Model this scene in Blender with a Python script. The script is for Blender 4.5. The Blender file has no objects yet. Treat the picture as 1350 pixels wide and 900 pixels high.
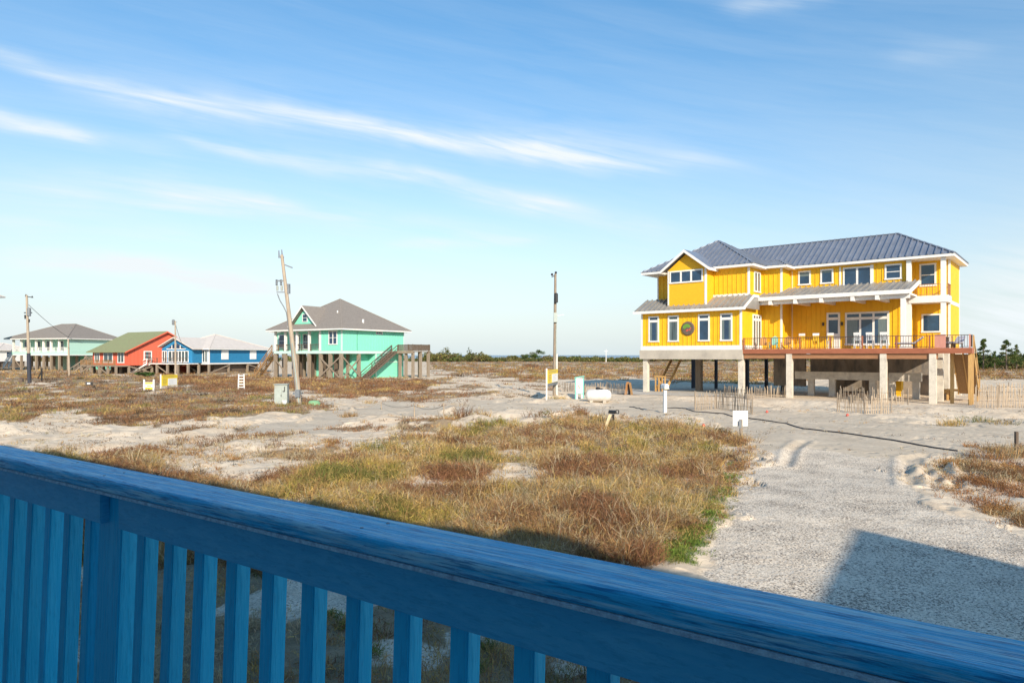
import bpy, bmesh, math, random
import numpy as np
from mathutils import Vector, Matrix

random.seed(7)
RNG = np.random.default_rng(11)
S = bpy.context.scene
COL = S.collection
R = math.radians
F = 880.0          # focal length in photo pixels
HZ = 468.0         # horizon row
CH = 3.5           # eye height above the sand

# ------------------------------------------------------------------ placing
def xr(px):
    return (px - 675.0) / F

def G(px, py):
    """ground point seen at a photo pixel (metres)"""
    Y = CH * F / (py - HZ)
    return (xr(px) * Y, Y)

def at(px, py, Y):
    return Vector((xr(px) * Y, Y, CH - (py - HZ) * Y / F))

# ------------------------------------------------------------------ noise
def _hash(ix, iy, seed):
    n = (ix.astype(np.int64) * 374761393 + iy.astype(np.int64) * 668265263 + seed * 982451653) & 0x7fffffff
    n = ((n ^ (n >> 13)) * 1274126177) & 0x7fffffff
    n = n ^ (n >> 16)
    return (n & 0xffff) / 65535.0

def vnoise(x, y, seed=0):
    x = np.asarray(x, float); y = np.asarray(y, float)
    ix = np.floor(x); iy = np.floor(y)
    fx = x - ix; fy = y - iy
    fx = fx * fx * (3 - 2 * fx); fy = fy * fy * (3 - 2 * fy)
    a = _hash(ix, iy, seed); b = _hash(ix + 1, iy, seed)
    c = _hash(ix, iy + 1, seed); d = _hash(ix + 1, iy + 1, seed)
    return (a * (1 - fx) + b * fx) * (1 - fy) + (c * (1 - fx) + d * fx) * fy

def fbm(x, y, seed=0, o=3):
    s = 0; a = .5; t = 0
    for i in range(o):
        s = s + a * vnoise(x * 2 ** i, y * 2 ** i, seed + i * 17); t += a; a *= .5
    return s / t

# ------------------------------------------------------------------ mesh builder
class MB:
    def __init__(self):
        self.v = []; self.f = []
    def poly(self, verts, faces):
        n = len(self.v)
        self.v += [tuple(p) for p in verts]
        self.f += [tuple(i + n for i in f) for f in faces]
        return self
    def box(self, x0, x1, y0, y1, z0, z1):
        if x0 > x1: x0, x1 = x1, x0
        if y0 > y1: y0, y1 = y1, y0
        if z0 > z1: z0, z1 = z1, z0
        return self.poly([(x0,y0,z0),(x1,y0,z0),(x1,y1,z0),(x0,y1,z0),(x0,y0,z1),(x1,y0,z1),(x1,y1,z1),(x0,y1,z1)],
                  [(0,3,2,1),(4,5,6,7),(0,1,5,4),(1,2,6,5),(2,3,7,6),(3,0,4,7)])
    def beam(self, p, q, w, h, up=(0,0,1)):
        p = Vector(p); q = Vector(q); d = (q - p)
        if d.length < 1e-6: return self
        d.normalize(); u = Vector(up)
        s = d.cross(u)
        if s.length < 1e-4: s = d.cross(Vector((0,1,0)))
        s.normalize(); t = s.cross(d).normalized()
        s *= w / 2; t *= h / 2
        return self.poly([p-s-t, p+s-t, p+s+t, p-s+t, q-s-t, q+s-t, q+s+t, q-s+t],
                  [(0,1,2,3),(7,6,5,4),(0,4,5,1),(1,5,6,2),(2,6,7,3),(3,7,4,0)])
    def tube(self, p, q, r0, r1=None, n=10):
        r1 = r0 if r1 is None else r1
        p = Vector(p); q = Vector(q); d = (q - p).normalized()
        s = d.cross(Vector((0,0,1)))
        if s.length < 1e-4: s = Vector((1,0,0))
        s.normalize(); t = s.cross(d)
        vs = []
        for c, r in ((p, r0), (q, r1)):
            for i in range(n):
                a = 2 * math.pi * i / n
                vs.append(c + s * math.cos(a) * r + t * math.sin(a) * r)
        fs = [(i, i + n, (i + 1) % n + n, (i + 1) % n) for i in range(n)]
        fs += [tuple(range(n)), tuple(range(2 * n - 1, n - 1, -1))]
        return self.poly(vs, fs)
    def lathe(self, prof, axis_p, axis_d, n=20):
        """prof: list of (distance along axis, radius)"""
        p = Vector(axis_p); d = Vector(axis_d).normalized()
        s = d.cross(Vector((0,0,1)))
        if s.length < 1e-4: s = Vector((1,0,0))
        s.normalize(); t = s.cross(d)
        vs = []
        for l, r in prof:
            for i in range(n):
                a = 2 * math.pi * i / n
                vs.append(p + d * l + s * math.cos(a) * r + t * math.sin(a) * r)
        fs = []
        for k in range(len(prof) - 1):
            for i in range(n):
                fs.append((k*n+i, (k+1)*n+i, (k+1)*n+(i+1) % n, k*n+(i+1) % n))
        fs += [tuple(range(n)), tuple(range(len(prof)*n-1, (len(prof)-1)*n-1, -1))]
        return self.poly(vs, fs)
    def prism_x(self, prof, x0, x1):
        """prof: list of (y,z) counter-clockwise, extruded along x"""
        n = len(prof)
        vs = [(x0, y, z) for y, z in prof] + [(x1, y, z) for y, z in prof]
        fs = [tuple(range(n - 1, -1, -1)), tuple(range(n, 2 * n))]
        fs += [(i, (i + 1) % n, (i + 1) % n + n, i + n) for i in range(n)]
        return self.poly(vs, fs)
    def prism_y(self, prof, y0, y1):
        n = len(prof)
        vs = [(x, y0, z) for x, z in prof] + [(x, y1, z) for x, z in prof]
        fs = [tuple(range(n)), tuple(range(2 * n - 1, n - 1, -1))]
        fs += [(i, i + n, (i + 1) % n + n, (i + 1) % n) for i in range(n)]
        return self.poly(vs, fs)
    def build(self, name, mat, parent=None, bevel=0, smooth=False):
        me = bpy.data.meshes.new(name)
        me.from_pydata(self.v, [], self.f)
        bm = bmesh.new(); bm.from_mesh(me)
        bmesh.ops.recalc_face_normals(bm, faces=bm.faces)
        if bevel:
            bmesh.ops.bevel(bm, geom=list(bm.edges), offset=bevel, segments=2, affect='EDGES', clamp_overlap=True)
        bm.to_mesh(me); bm.free()
        if smooth:
            for p in me.polygons: p.use_smooth = True
        me.materials.append(mat)
        o = bpy.data.objects.new(name, me); COL.objects.link(o)
        if parent: o.parent = parent
        return o

def tag(o, label=None, cat=None, group=None, kind=None):
    if label: o['label'] = label
    if cat: o['category'] = cat
    if group: o['group'] = group
    if kind: o['kind'] = kind
    return o

def empty(name, loc, rz=0, label=None, cat=None, group=None):
    o = bpy.data.objects.new(name, None); COL.objects.link(o)
    o.location = loc; o.rotation_euler = (0, 0, rz)
    o.empty_display_size = .2
    return tag(o, label, cat, group)

def inst(name, mesh_obj, parent, loc=(0,0,0), rot=None):
    c = mesh_obj.copy(); COL.objects.link(c); c.parent = parent; c.location = loc
    if rot: c.rotation_euler = rot
    return c

def copy_tree(o, parent=None):
    c = o.copy(); COL.objects.link(c)
    if parent: c.parent = parent
    for ch in list(o.children): copy_tree(ch, c)
    return c

# ------------------------------------------------------------------ materials
def mat(name, col, rough=.6, var=.18, scale=3.0, stretch=(1,1,1), bump=.0, bscale=None, metallic=0, spec=.5,
        dirt=None, dirt_amt=.0, dirt_scale=1.5, coat=0):
    m = bpy.data.materials.new(name); m.use_nodes = True
    nt = m.node_tree; N = nt.nodes; L = nt.links
    b = N['Principled BSDF']
    b.inputs['Roughness'].default_value = rough
    b.inputs['Metallic'].default_value = metallic
    b.inputs['Specular IOR Level'].default_value = spec
    if coat: b.inputs['Coat Weight'].default_value = coat
    tc = N.new('ShaderNodeTexCoord'); mp = N.new('ShaderNodeMapping')
    mp.inputs['Scale'].default_value = stretch
    L.new(tc.outputs['Object'], mp.inputs['Vector'])
    no = N.new('ShaderNodeTexNoise'); no.inputs['Scale'].default_value = scale
    no.inputs['Detail'].default_value = 6; no.inputs['Roughness'].default_value = .65
    L.new(mp.outputs['Vector'], no.inputs['Vector'])
    mx = N.new('ShaderNodeMix'); mx.data_type = 'RGBA'
    c = Vector(col[:3])
    mx.inputs[6].default_value = (*(c * (1 - var)), 1)
    mx.inputs[7].default_value = (*[min(1, x) for x in (c * (1 + var))], 1)
    rp = N.new('ShaderNodeValToRGB'); rp.color_ramp.elements[0].position = .3; rp.color_ramp.elements[1].position = .7
    L.new(no.outputs['Fac'], rp.inputs['Fac'])
    L.new(rp.outputs['Color'], mx.inputs[0])
    out = mx.outputs[2]
    if dirt:
        n2 = N.new('ShaderNodeTexNoise'); n2.inputs['Scale'].default_value = dirt_scale
        n2.inputs['Detail'].default_value = 8; n2.inputs['Roughness'].default_value = .7
        L.new(mp.outputs['Vector'], n2.inputs['Vector'])
        r2 = N.new('ShaderNodeValToRGB'); r2.color_ramp.elements[0].position = .48; r2.color_ramp.elements[1].position = .68
        r2.color_ramp.elements[1].color = (dirt_amt,) * 3 + (1,)
        L.new(n2.outputs['Fac'], r2.inputs['Fac'])
        m2 = N.new('ShaderNodeMix'); m2.data_type = 'RGBA'
        L.new(r2.outputs['Color'], m2.inputs[0]); L.new(out, m2.inputs[6]); m2.inputs[7].default_value = (*dirt, 1)
        out = m2.outputs[2]
    L.new(out, b.inputs['Base Color'])
    if bump:
        bn = N.new('ShaderNodeTexNoise'); bn.inputs['Scale'].default_value = bscale or scale * 6
        bn.inputs['Detail'].default_value = 5
        L.new(mp.outputs['Vector'], bn.inputs['Vector'])
        bp = N.new('ShaderNodeBump'); bp.inputs['Strength'].default_value = bump; bp.inputs['Distance'].default_value = .02
        L.new(bn.outputs['Fac'], bp.inputs['Height']); L.new(bp.outputs['Normal'], b.inputs['Normal'])
    return m

M = {}
M['yellow'] = mat('yellow_siding', (.84, .475, .012), .6, .06, 1.2, bump=.1, dirt=(.62,.29,.012), dirt_amt=.3)
M['yellow_panel'] = mat('yellow_shingle_panel', (.82, .44, .014), .65, .1, 4, stretch=(1,1,5), bump=.3)
M['white'] = mat('white_trim_paint', (.78, .77, .74), .5, .04, 2, dirt=(.6,.57,.5), dirt_amt=.3)
M['metal_roof'] = mat('blue_grey_metal_roof', (.25, .275, .325), .35, .12, .8, metallic=.35, dirt=(.17,.19,.25), dirt_amt=.5)
M['porch_metal'] = mat('tan_grey_metal_roof', (.33, .32, .30), .42, .12, .8, metallic=.3, dirt=(.22,.21,.2), dirt_amt=.5)
M['glass'] = mat('window_glass', (.018, .05, .10), .06, .4, .9, spec=.8)
M['glass_curtain'] = mat('curtained_glass', (.06, .09, .095), .08, .7, 3.5, stretch=(5,5,.2), spec=.8)
M['concrete'] = mat('grey_concrete', (.50, .45, .375), .85, .12, 2, bump=.2, dirt=(.2,.18,.16), dirt_amt=.5, dirt_scale=1)
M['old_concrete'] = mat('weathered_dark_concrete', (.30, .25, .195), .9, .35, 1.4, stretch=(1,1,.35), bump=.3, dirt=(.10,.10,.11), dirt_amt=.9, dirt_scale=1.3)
M['pile'] = mat('pale_concrete_pile', (.64, .585, .49), .85, .12, 2.5, bump=.2, dirt=(.3,.26,.22), dirt_amt=.5)
M['red_wood'] = mat('red_stained_wood', (.33, .11, .055), .6, .25, 2.5, stretch=(.5,6,6), bump=.15)
M['orange_wood'] = mat('orange_brown_beam', (.34, .165, .08), .7, .25, 2.5, stretch=(.5,6,6), bump=.15)
M['pink_wood'] = mat('faded_pink_wood', (.55, .25, .19), .7, .12, 3, stretch=(6,6,.6), bump=.1)
M['dark_rail'] = mat('dark_brown_metal', (.07, .04, .03), .4, .2, 4)
M['new_wood'] = mat('fresh_yellow_lumber', (.52, .31, .11), .7, .22, 3, stretch=(4,4,.6), bump=.15)
M['stair_wood'] = mat('brown_lumber', (.30, .17, .07), .75, .25, 3, stretch=(4,4,.6), bump=.15)
M['grey_wood'] = mat('weathered_grey_wood', (.27, .215, .16), .85, .3, 3, stretch=(6,6,.5), bump=.3)
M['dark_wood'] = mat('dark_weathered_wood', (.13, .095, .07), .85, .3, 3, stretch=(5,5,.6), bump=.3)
M['pole_wood'] = mat('bleached_pole_wood', (.42, .345, .26), .85, .25, 4, stretch=(8,8,.35), bump=.4, dirt=(.2,.15,.11), dirt_amt=.7)
M['pole_dark'] = mat('tarred_pole_wood', (.03, .035, .05), .7, .3, 4, stretch=(8,8,.4), bump=.3)
M['turq'] = mat('turquoise_siding', (.23, .70, .52), .65, .06, 1.5, bump=.08, dirt=(.16,.5,.38), dirt_amt=.4)
M['turq_trim'] = mat('pale_mint_trim', (.55, .74, .66), .6, .05, 2)
M['mint'] = mat('pale_mint_siding', (.45, .70, .60), .65, .06, 1.5, dirt=(.38,.6,.5), dirt_amt=.4)
M['red_house'] = mat('coral_red_siding', (.66, .13, .07), .7, .09, 1.5, bump=.1, dirt=(.5,.1,.06), dirt_amt=.4)
M['blue_house'] = mat('bright_blue_siding', (.02, .20, .40), .65, .08, 1.5, bump=.1)
M['shingle'] = mat('grey_brown_shingles', (.245, .215, .185), .85, .18, 5, stretch=(1,1,3), bump=.4, dirt=(.18,.155,.135), dirt_amt=.5)
M['green_roof'] = mat('faded_green_shingles', (.25, .27, .13), .85, .18, 4, bump=.4, dirt=(.26,.2,.12), dirt_amt=.5)
M['pale_roof'] = mat('pale_beige_metal_roof', (.64, .57, .50), .6, .08, 1.2, dirt=(.52,.46,.40), dirt_amt=.4)
M['utility_grey'] = mat('grey_green_painted_steel', (.36, .41, .38), .5, .12, 3, dirt=(.25,.2,.14), dirt_amt=.6)
M['utility_green'] = mat('faded_green_fibreglass', (.20, .38, .20), .5, .12, 4)
M['equip'] = mat('dull_grey_equipment', (.17, .19, .21), .5, .25, 6)
M['black'] = mat('matte_black_metal', (.018, .018, .02), .45, .3, 5)
M['tank'] = mat('off_white_tank_paint', (.68, .67, .64), .4, .08, 3, dirt=(.45,.36,.26), dirt_amt=.6)
M['sign_yellow'] = mat('yellow_sign_vinyl', (.82, .60, .03), .5, .04, 3)
M['sign_white'] = mat('white_sign_board', (.82, .82, .8), .5, .03, 3)
M['sign_ink'] = mat('faded_sign_ink', (.30, .25, .12), .6, .3, 20)
M['sign_grey'] = mat('pale_grey_print', (.55, .58, .60), .6, .15, 12)
M['teal'] = mat('teal_paint', (.20, .52, .46), .6, .12, 4)
M['slat'] = mat('sun_bleached_lath', (.38, .30, .215), .85, .25, 6, stretch=(6,6,.6))
M['wire'] = mat('dark_wire', (.05, .05, .055), .6, .1, 5)
M['rope'] = mat('grey_rope', (.30, .26, .21), .9, .2, 20)
M['hose'] = mat('black_rubber_hose', (.02, .02, .024), .55, .2, 8)
M['red_plastic'] = mat('red_plastic_scrap', (.6, .09, .06), .5, .1, 8)
M['green_leaf_paint'] = mat('painted_palm_green', (.14, .30, .04), .6, .3, 6)
M['cream'] = mat('cream_plaque', (.62, .50, .30), .6, .15, 5)
M['chair_yellow'] = mat('yellow_chair_plastic', (.80, .52, .03), .5, .06, 4)
M['chair_wood'] = mat('orange_chair_wood', (.45, .22, .08), .6, .2, 5)
M['curtain'] = mat('curtain_behind_glass', (.13,.17,.17), .12, .25, 4, stretch=(8,8,.4), spec=.8)
M['fabric'] = mat('striped_grey_cushion', (.38, .37, .42), .9, .45, 9, stretch=(3,.4,1))
EXPOSURE = 0.40
SUN_STRENGTH = 4.6
SKY_STRENGTH = .15
SKY_HUE, SKY_SAT, SKY_VAL = .492, 1.36, 1.16
CLOUD = (4.5, 4.85, 5.0, 1)
DENS = 1.0
EAVE_W, EAVE_Z = -1.6, 8.75
VEIL = (3.55, 4.25, 4.5, 1)
# ================================================================== camera, light, sky
cam_d = bpy.data.cameras.new('camera'); cam = bpy.data.objects.new('camera', cam_d); COL.objects.link(cam)
cam.location = (0, 0, CH); cam.rotation_euler = (R(90), 0, 0)
cam_d.sensor_width = 36; cam_d.lens = 36 * F / 1350.0
cam_d.shift_y = (HZ - 450) / 1350.0
cam_d.clip_start = .05; cam_d.clip_end = 60000
S.camera = cam
S.view_settings.view_transform = 'Standard'; S.view_settings.look = 'None'
S.view_settings.exposure = EXPOSURE; S.view_settings.gamma = 1
S.render.resolution_x = 1024; S.render.resolution_y = 682

SUN_EL = R(26)
SUN_XY = Vector((.25, -.97)).normalized()
sd = Vector((SUN_XY.x * math.cos(SUN_EL), SUN_XY.y * math.cos(SUN_EL), math.sin(SUN_EL)))
sl = bpy.data.lights.new('sun', 'SUN'); sun = bpy.data.objects.new('sun', sl); COL.objects.link(sun)
sl.energy = SUN_STRENGTH; sl.angle = R(.5); sl.color = (1.0, .88, .71)
sun.rotation_euler = sd.to_track_quat('Z', 'Y').to_euler()
sun.location = (20, -60, 40)

W = bpy.data.worlds.new('World'); S.world = W; W.use_nodes = True
nt = W.node_tree; N = nt.nodes; L = nt.links
bg = N['Background']; bg.inputs['Strength'].default_value = SKY_STRENGTH
sky = N.new('ShaderNodeTexSky'); sky.sky_type = 'NISHITA'; sky.sun_disc = False
sky.sun_elevation = SUN_EL; sky.sun_rotation = math.atan2(SUN_XY.x, SUN_XY.y)
sky.air_density = 1.0; sky.dust_density = .4; sky.ozone_density = 2.0
tc = N.new('ShaderNodeTexCoord')
nrm = N.new('ShaderNodeVectorMath'); nrm.operation = 'NORMALIZE'; L.new(tc.outputs['Generated'], nrm.inputs[0])
D = nrm.outputs[0]

def math_n(op, a, b=None, c=None):
    n = N.new('ShaderNodeMath'); n.operation = op
    for i, x in enumerate((a, b, c)):
        if x is None: continue
        if isinstance(x, (int, float)): n.inputs[i].default_value = x
        else: L.new(x, n.inputs[i])
    return n.outputs[0]

def dot_n(v):
    n = N.new('ShaderNodeVectorMath'); n.operation = 'DOT_PRODUCT'
    L.new(D, n.inputs[0]); n.inputs[1].default_value = v
    return n.outputs['Value']

def pdir(px, py):
    return Vector(((px - 675) / F, 1, (HZ - py) / F)).normalized()

# stretched noise frame along the mean wind direction of the cirrus
d1 = pdir(300, 140); d2 = pdir(900, 260)
m0 = (d2 - d1).normalized(); n0 = d1.cross(d2).normalized(); k0 = m0.cross(n0)
cmb = N.new('ShaderNodeCombineXYZ')
L.new(math_n('MULTIPLY', dot_n(m0), 4.0), cmb.inputs[0]); L.new(math_n('MULTIPLY', dot_n(n0), 46.0), cmb.inputs[1])
L.new(math_n('MULTIPLY', dot_n(k0), 4.0), cmb.inputs[2])
wisp = N.new('ShaderNodeTexNoise'); wisp.inputs['Scale'].default_value = 1.0; wisp.inputs['Detail'].default_value = 7
wisp.inputs['Roughness'].default_value = .62; wisp.inputs['Distortion'].default_value = .4
L.new(cmb.outputs[0], wisp.inputs['Vector'])
wn = N.new('ShaderNodeTexNoise'); wn.inputs['Scale'].default_value = 4.5; wn.inputs['Detail'].default_value = 4
L.new(D, wn.inputs['Vector'])
warp = math_n('MULTIPLY', math_n('SUBTRACT', wn.outputs['Fac'], .5), .05)
wis = math_n('MULTIPLY_ADD', wisp.outputs['Fac'], 3.2, -.95)
wis = math_n('MAXIMUM', wis, 0.12)

# (x0,y0, x1,y1, half-width px, strength)
STREAKS = [
 (-90,55, 250,128, 13,.40), (190,122, 560,178, 15,.42), (420,158, 780,216, 15,.62), (640,196, 950,222, 16,.50),
 (100,100, 420,160, 34,.16), (560,178, 900,195, 30,.16),
 (-60,142, 120,180, 10,.60), (60,165, 240,200, 14,.18),
 (215,165, 345,212, 9,.36), (310,196, 560,236, 14,.52), (500,222, 770,284, 15,.52), (680,262, 900,312, 18,.26),
 (60,262, 300,268, 26,.20), (190,262, 390,278, 15,.65), (330,268, 480,281, 11,.5), (120,230, 330,262, 24,.14),
 (0,344, 220,352, 13,.85), (140,352, 340,376, 14,.85), (230,378, 420,384, 22,.35),
 (-80,285, 80,292, 22,.32), (520,325, 700,318, 9,.38), (600,312, 690,316, 10,.2),
 (960,8, 1090,-6, 12,.28), (1180,72, 1300,64, 14,.12), (0,325, 170,332, 8,.18), (20,222, 260,238, 16,.16), (250,150, 520,150, 18,.14), (-60,238, 140,252, 14,.2), (420,292, 660,300, 14,.14), (0,300, 260,312, 12,.16),
 (1270,400, 1560,370, 60,.75), (1180,440, 1560,430, 36,.5), (-160,430, 240,430, 36,.25), (300,330, 600,430, 46,.14),
]
acc = None
for (x0, y0, x1, y1, w, s) in STREAKS:
    a = pdir(x0, y0); b = pdir(x1, y1)
    n = a.cross(b).normalized(); mid = (a + b).normalized(); t = n.cross(mid).normalized()
    hl = abs((b - a).dot(t)) / 2 * 1.05
    p = math_n('MULTIPLY', math_n('ADD', dot_n(n), warp), F / w * 1.3)
    q = math_n('MULTIPLY', dot_n(t), 1 / hl)
    q2 = math_n('MULTIPLY', q, q)
    e = math_n('MULTIPLY_ADD', p, p, math_n('MULTIPLY', q2, q2))
    e = math_n('EXPONENT', math_n('MULTIPLY', e, -1))
    front = math_n('GREATER_THAN', dot_n(mid), 0.2)
    e = math_n('MULTIPLY', math_n('MULTIPLY', e, s), front)
    acc = e if acc is None else math_n('ADD', acc, e)
dens = math_n('MULTIPLY', acc, math_n('MULTIPLY_ADD', wis, .98, .2))
# thin veil that thickens towards the horizon
sep = N.new('ShaderNodeSeparateXYZ'); L.new(D, sep.inputs[0])
elev = math_n('MAXIMUM', sep.outputs['Z'], 0)
veil = math_n('MULTIPLY', math_n('EXPONENT', math_n('MULTIPLY', elev, -10.0)), .80)
veil2 = math_n('MULTIPLY', math_n('MULTIPLY', wis, .13), math_n('EXPONENT', math_n('MULTIPLY', elev, -1.2)))
dens = math_n('MINIMUM', math_n('ADD', dens, veil2), 1.0)
# colour balance of the clear sky
hs = N.new('ShaderNodeHueSaturation'); hs.inputs['Hue'].default_value = SKY_HUE; hs.inputs['Saturation'].default_value = SKY_SAT
hs.inputs['Value'].default_value = SKY_VAL
L.new(sky.outputs['Color'], hs.inputs['Color'])
# the low sky is brighter in the model than on the day: thin it towards the horizon
lowk = math_n('SUBTRACT', 1.0, math_n('MULTIPLY', math_n('EXPONENT', math_n('MULTIPLY', elev, -3.6)), .54))
L.new(math_n('MULTIPLY', lowk, SKY_VAL), hs.inputs['Value'])
L.new(math_n('MULTIPLY', math_n('SUBTRACT', 1.0, math_n('MULTIPLY', math_n('EXPONENT', math_n('MULTIPLY', elev, -4.0)), .62)), SKY_SAT), hs.inputs['Saturation'])
mv = N.new('ShaderNodeMix'); mv.data_type = 'RGBA'
L.new(veil, mv.inputs[0]); L.new(hs.outputs['Color'], mv.inputs[6]); mv.inputs[7].default_value = VEIL
mx = N.new('ShaderNodeMix'); mx.data_type = 'RGBA'
L.new(dens, mx.inputs[0]); L.new(mv.outputs[2], mx.inputs[6])
mx.inputs[7].default_value = CLOUD
L.new(mx.outputs[2], bg.inputs['Color'])
# ================================================================== the ground
def in_poly(px, py, poly):
    inside = np.zeros(px.shape, bool)
    n = len(poly); j = n - 1
    for i in range(n):
        xi, yi = poly[i]; xj, yj = poly[j]
        c = ((yi > py) != (yj > py))
        with np.errstate(divide='ignore', invalid='ignore'):
            xx = (xj - xi) * (py - yi) / (yj - yi + 1e-9) + xi
        inside ^= c & (px < xx)
        j = i
    return inside

def to_px(X, Y):
    Y = np.maximum(Y, 2.0)
    return 675 + F * X / Y, HZ + CH * F / Y

# plan outlines of the vegetation and of the tracks (photo rows turned into metres by G)
Z_FIELD = [(330,648),(360,628),(400,612),(455,596),(520,580),(600,570),(690,562),(760,556),(850,560),(925,567),(955,580),(970,598),
           (962,625),(940,655),(915,690),(885,718),(850,738),(850,752),(-400,752),(-60,640),(60,598),(200,612),(290,634)]
Z_LEFT = [(-260,492),(60,493),(130,495),(205,498),(215,503),(205,513),(262,512),(340,518),(400,526),(440,536),(446,544),(380,549),(300,553),(235,556),(205,566),
          (150,558),(100,551),(40,556),(-300,560)]
Z_MID = [(215,497),(330,497),(420,499),(560,500),(585,506),(560,514),(500,523),(450,524),(400,517),(300,516),(270,512),(215,508)]
Z_FAR = [(560,474),(860,474),(1010,474),(1400,472),(1400,500),(1285,500),(1180,492),(1010,506),(900,503),(850,498),(760,500),(700,502),(660,496),(600,490),(572,486)]
Z_FARL = [(-300,494),(215,501),(350,502),(360,488),(-300,478)]
Z_RIGHT = [(1238,604),(1300,596),(1420,590),(1440,700),(1352,690),(1300,664),(1262,640),(1285,622),(1250,612)]
Z_SCRAG = [(60,596),(150,585),(230,572),(320,560),(420,556),(470,560),(560,556),(600,556),(620,566),(560,578),(480,592),(400,612),(340,640),(250,628),(150,608)]
Z_WHITE = [(-200,560),(60,556),(200,566),(300,556),(440,550),(560,548),(700,552),(760,556),(620,572),(480,598),(380,620),(200,612),(60,596),(-200,600)]
Z_GRAVEL = [(930,790),(945,720),(965,670),(985,632),(1003,600),(1030,590),(1190,600),(1200,640),(1262,668),(1300,690),(1360,712),(1800,760),(1800,1200),(840,1200),(875,800)]
Z_ROAD = [(1500,566),(1500,612),(1300,604),(1180,600),(1010,596),(985,575),(900,553),(820,548),(700,549),(620,546),(560,547),(470,556),(430,572),(310,578),(300,562),(400,552),(440,540),
          (500,530),(560,530),(640,528),(720,534),(800,534),(850,522),(1010,540),(1120,548),(1300,560)]
Z_PATH = [(200,515),(262,509),(340,508),(470,499),(500,500),(480,504),(350,512),(270,520),(330,522),(450,531),(440,538),(330,526),(250,519)]
Z_STREAK = [(560,484),(700,486),(735,500),(730,520),(600,534),(470,530),(500,522),(585,512),(575,500)]
Z_NEAR = [(-700,748),(905,748),(860,790),(815,1300),(-900,1300)]
ZONES = {'field': Z_FIELD, 'left': Z_LEFT, 'mid': Z_MID, 'far': Z_FAR, 'farl': Z_FARL, 'right': Z_RIGHT, 'scrag': Z_SCRAG, 'streak': Z_STREAK, 'near': Z_NEAR}

HO = Vector((30.3, 48.1, 0))               # front right corner post of the yellow house
HROT = math.atan2(-.647, .763)
def house_local(X, Y):
    dx = X - HO.x; dy = Y - HO.y
    return dx * .763 - dy * .647, dx * .647 + dy * .763

def warped(X, Y):
    px, py = to_px(X, Y)
    k = (py - HZ) / 90.0
    wx = (fbm(X * .9, Y * .6, 5) - .5) * 60 * np.clip(k, .2, 1.4)
    wy = (fbm(X * .8, Y * .5, 9) - .5) * 26 * np.clip(k, .12, 1.2)
    wx = wx + (fbm(X * 3.1, Y * 2.0, 15) - .5) * 46 * np.clip(k, .1, 1.6)
    return px + wx, py + wy

def zone_mask(name, X, Y):
    px, py = warped(X, Y)
    return in_poly(px, py, ZONES[name]) & (Y > 3)

def patch(X, Y):
    return fbm(X / 2.6, Y / 2.6, 31, 4)

THR = {'field': .30, 'left': .31, 'mid': .25, 'far': .36, 'farl': .33, 'right': .36, 'scrag': .52, 'streak': .50, 'near': .44}
T_LEFT = .36
def veg_cover(X, Y):
    """0..1 plant cover"""
    v = np.zeros(X.shape)
    p = patch(X, Y)
    for n in ZONES:
        m = zone_mask(n, X, Y)
        if n in ('field',):
            t = np.where(X < -3.4, T_LEFT, np.where(Y < 11, .40, THR[n]))
        else: t = THR[n]
        c = np.clip((p - t) / .07, 0, 1)
        if n == 'scrag': c = c * .75
        v = np.maximum(v, m * c)
    return v

TRACKS = [[(1194,603),(1192,620),(1196,640)], [(1203,602),(1202,620),(1207,640)], [(1212,601),(1219,618),(1235,633)],
          [(1240,602),(1232,615),(1212,628)], [(1222,600),(1243,617),(1258,634)], [(1253,604),(1240,618),(1236,630)],
          [(1262,612),(1275,624),(1258,640)], [(1036,612),(1044,594),(1060,582)],
          [(1340,588),(1200,577),(1050,559),(900,544),(760,543),(600,540),(450,550)], [(1340,579),(1200,569),(1050,553),(900,539),(760,538),(600,536),(450,543)]]
TR = [[G(*p) for p in t] for t in TRACKS]
def seg_d(X, Y, a, b):
    ax, ay = a; bx, by = b
    dx, dy = bx - ax, by - ay
    t = np.clip(((X - ax) * dx + (Y - ay) * dy) / (dx * dx + dy * dy), 0, 1)
    return np.hypot(X - ax - t * dx, Y - ay - t * dy)

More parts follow.
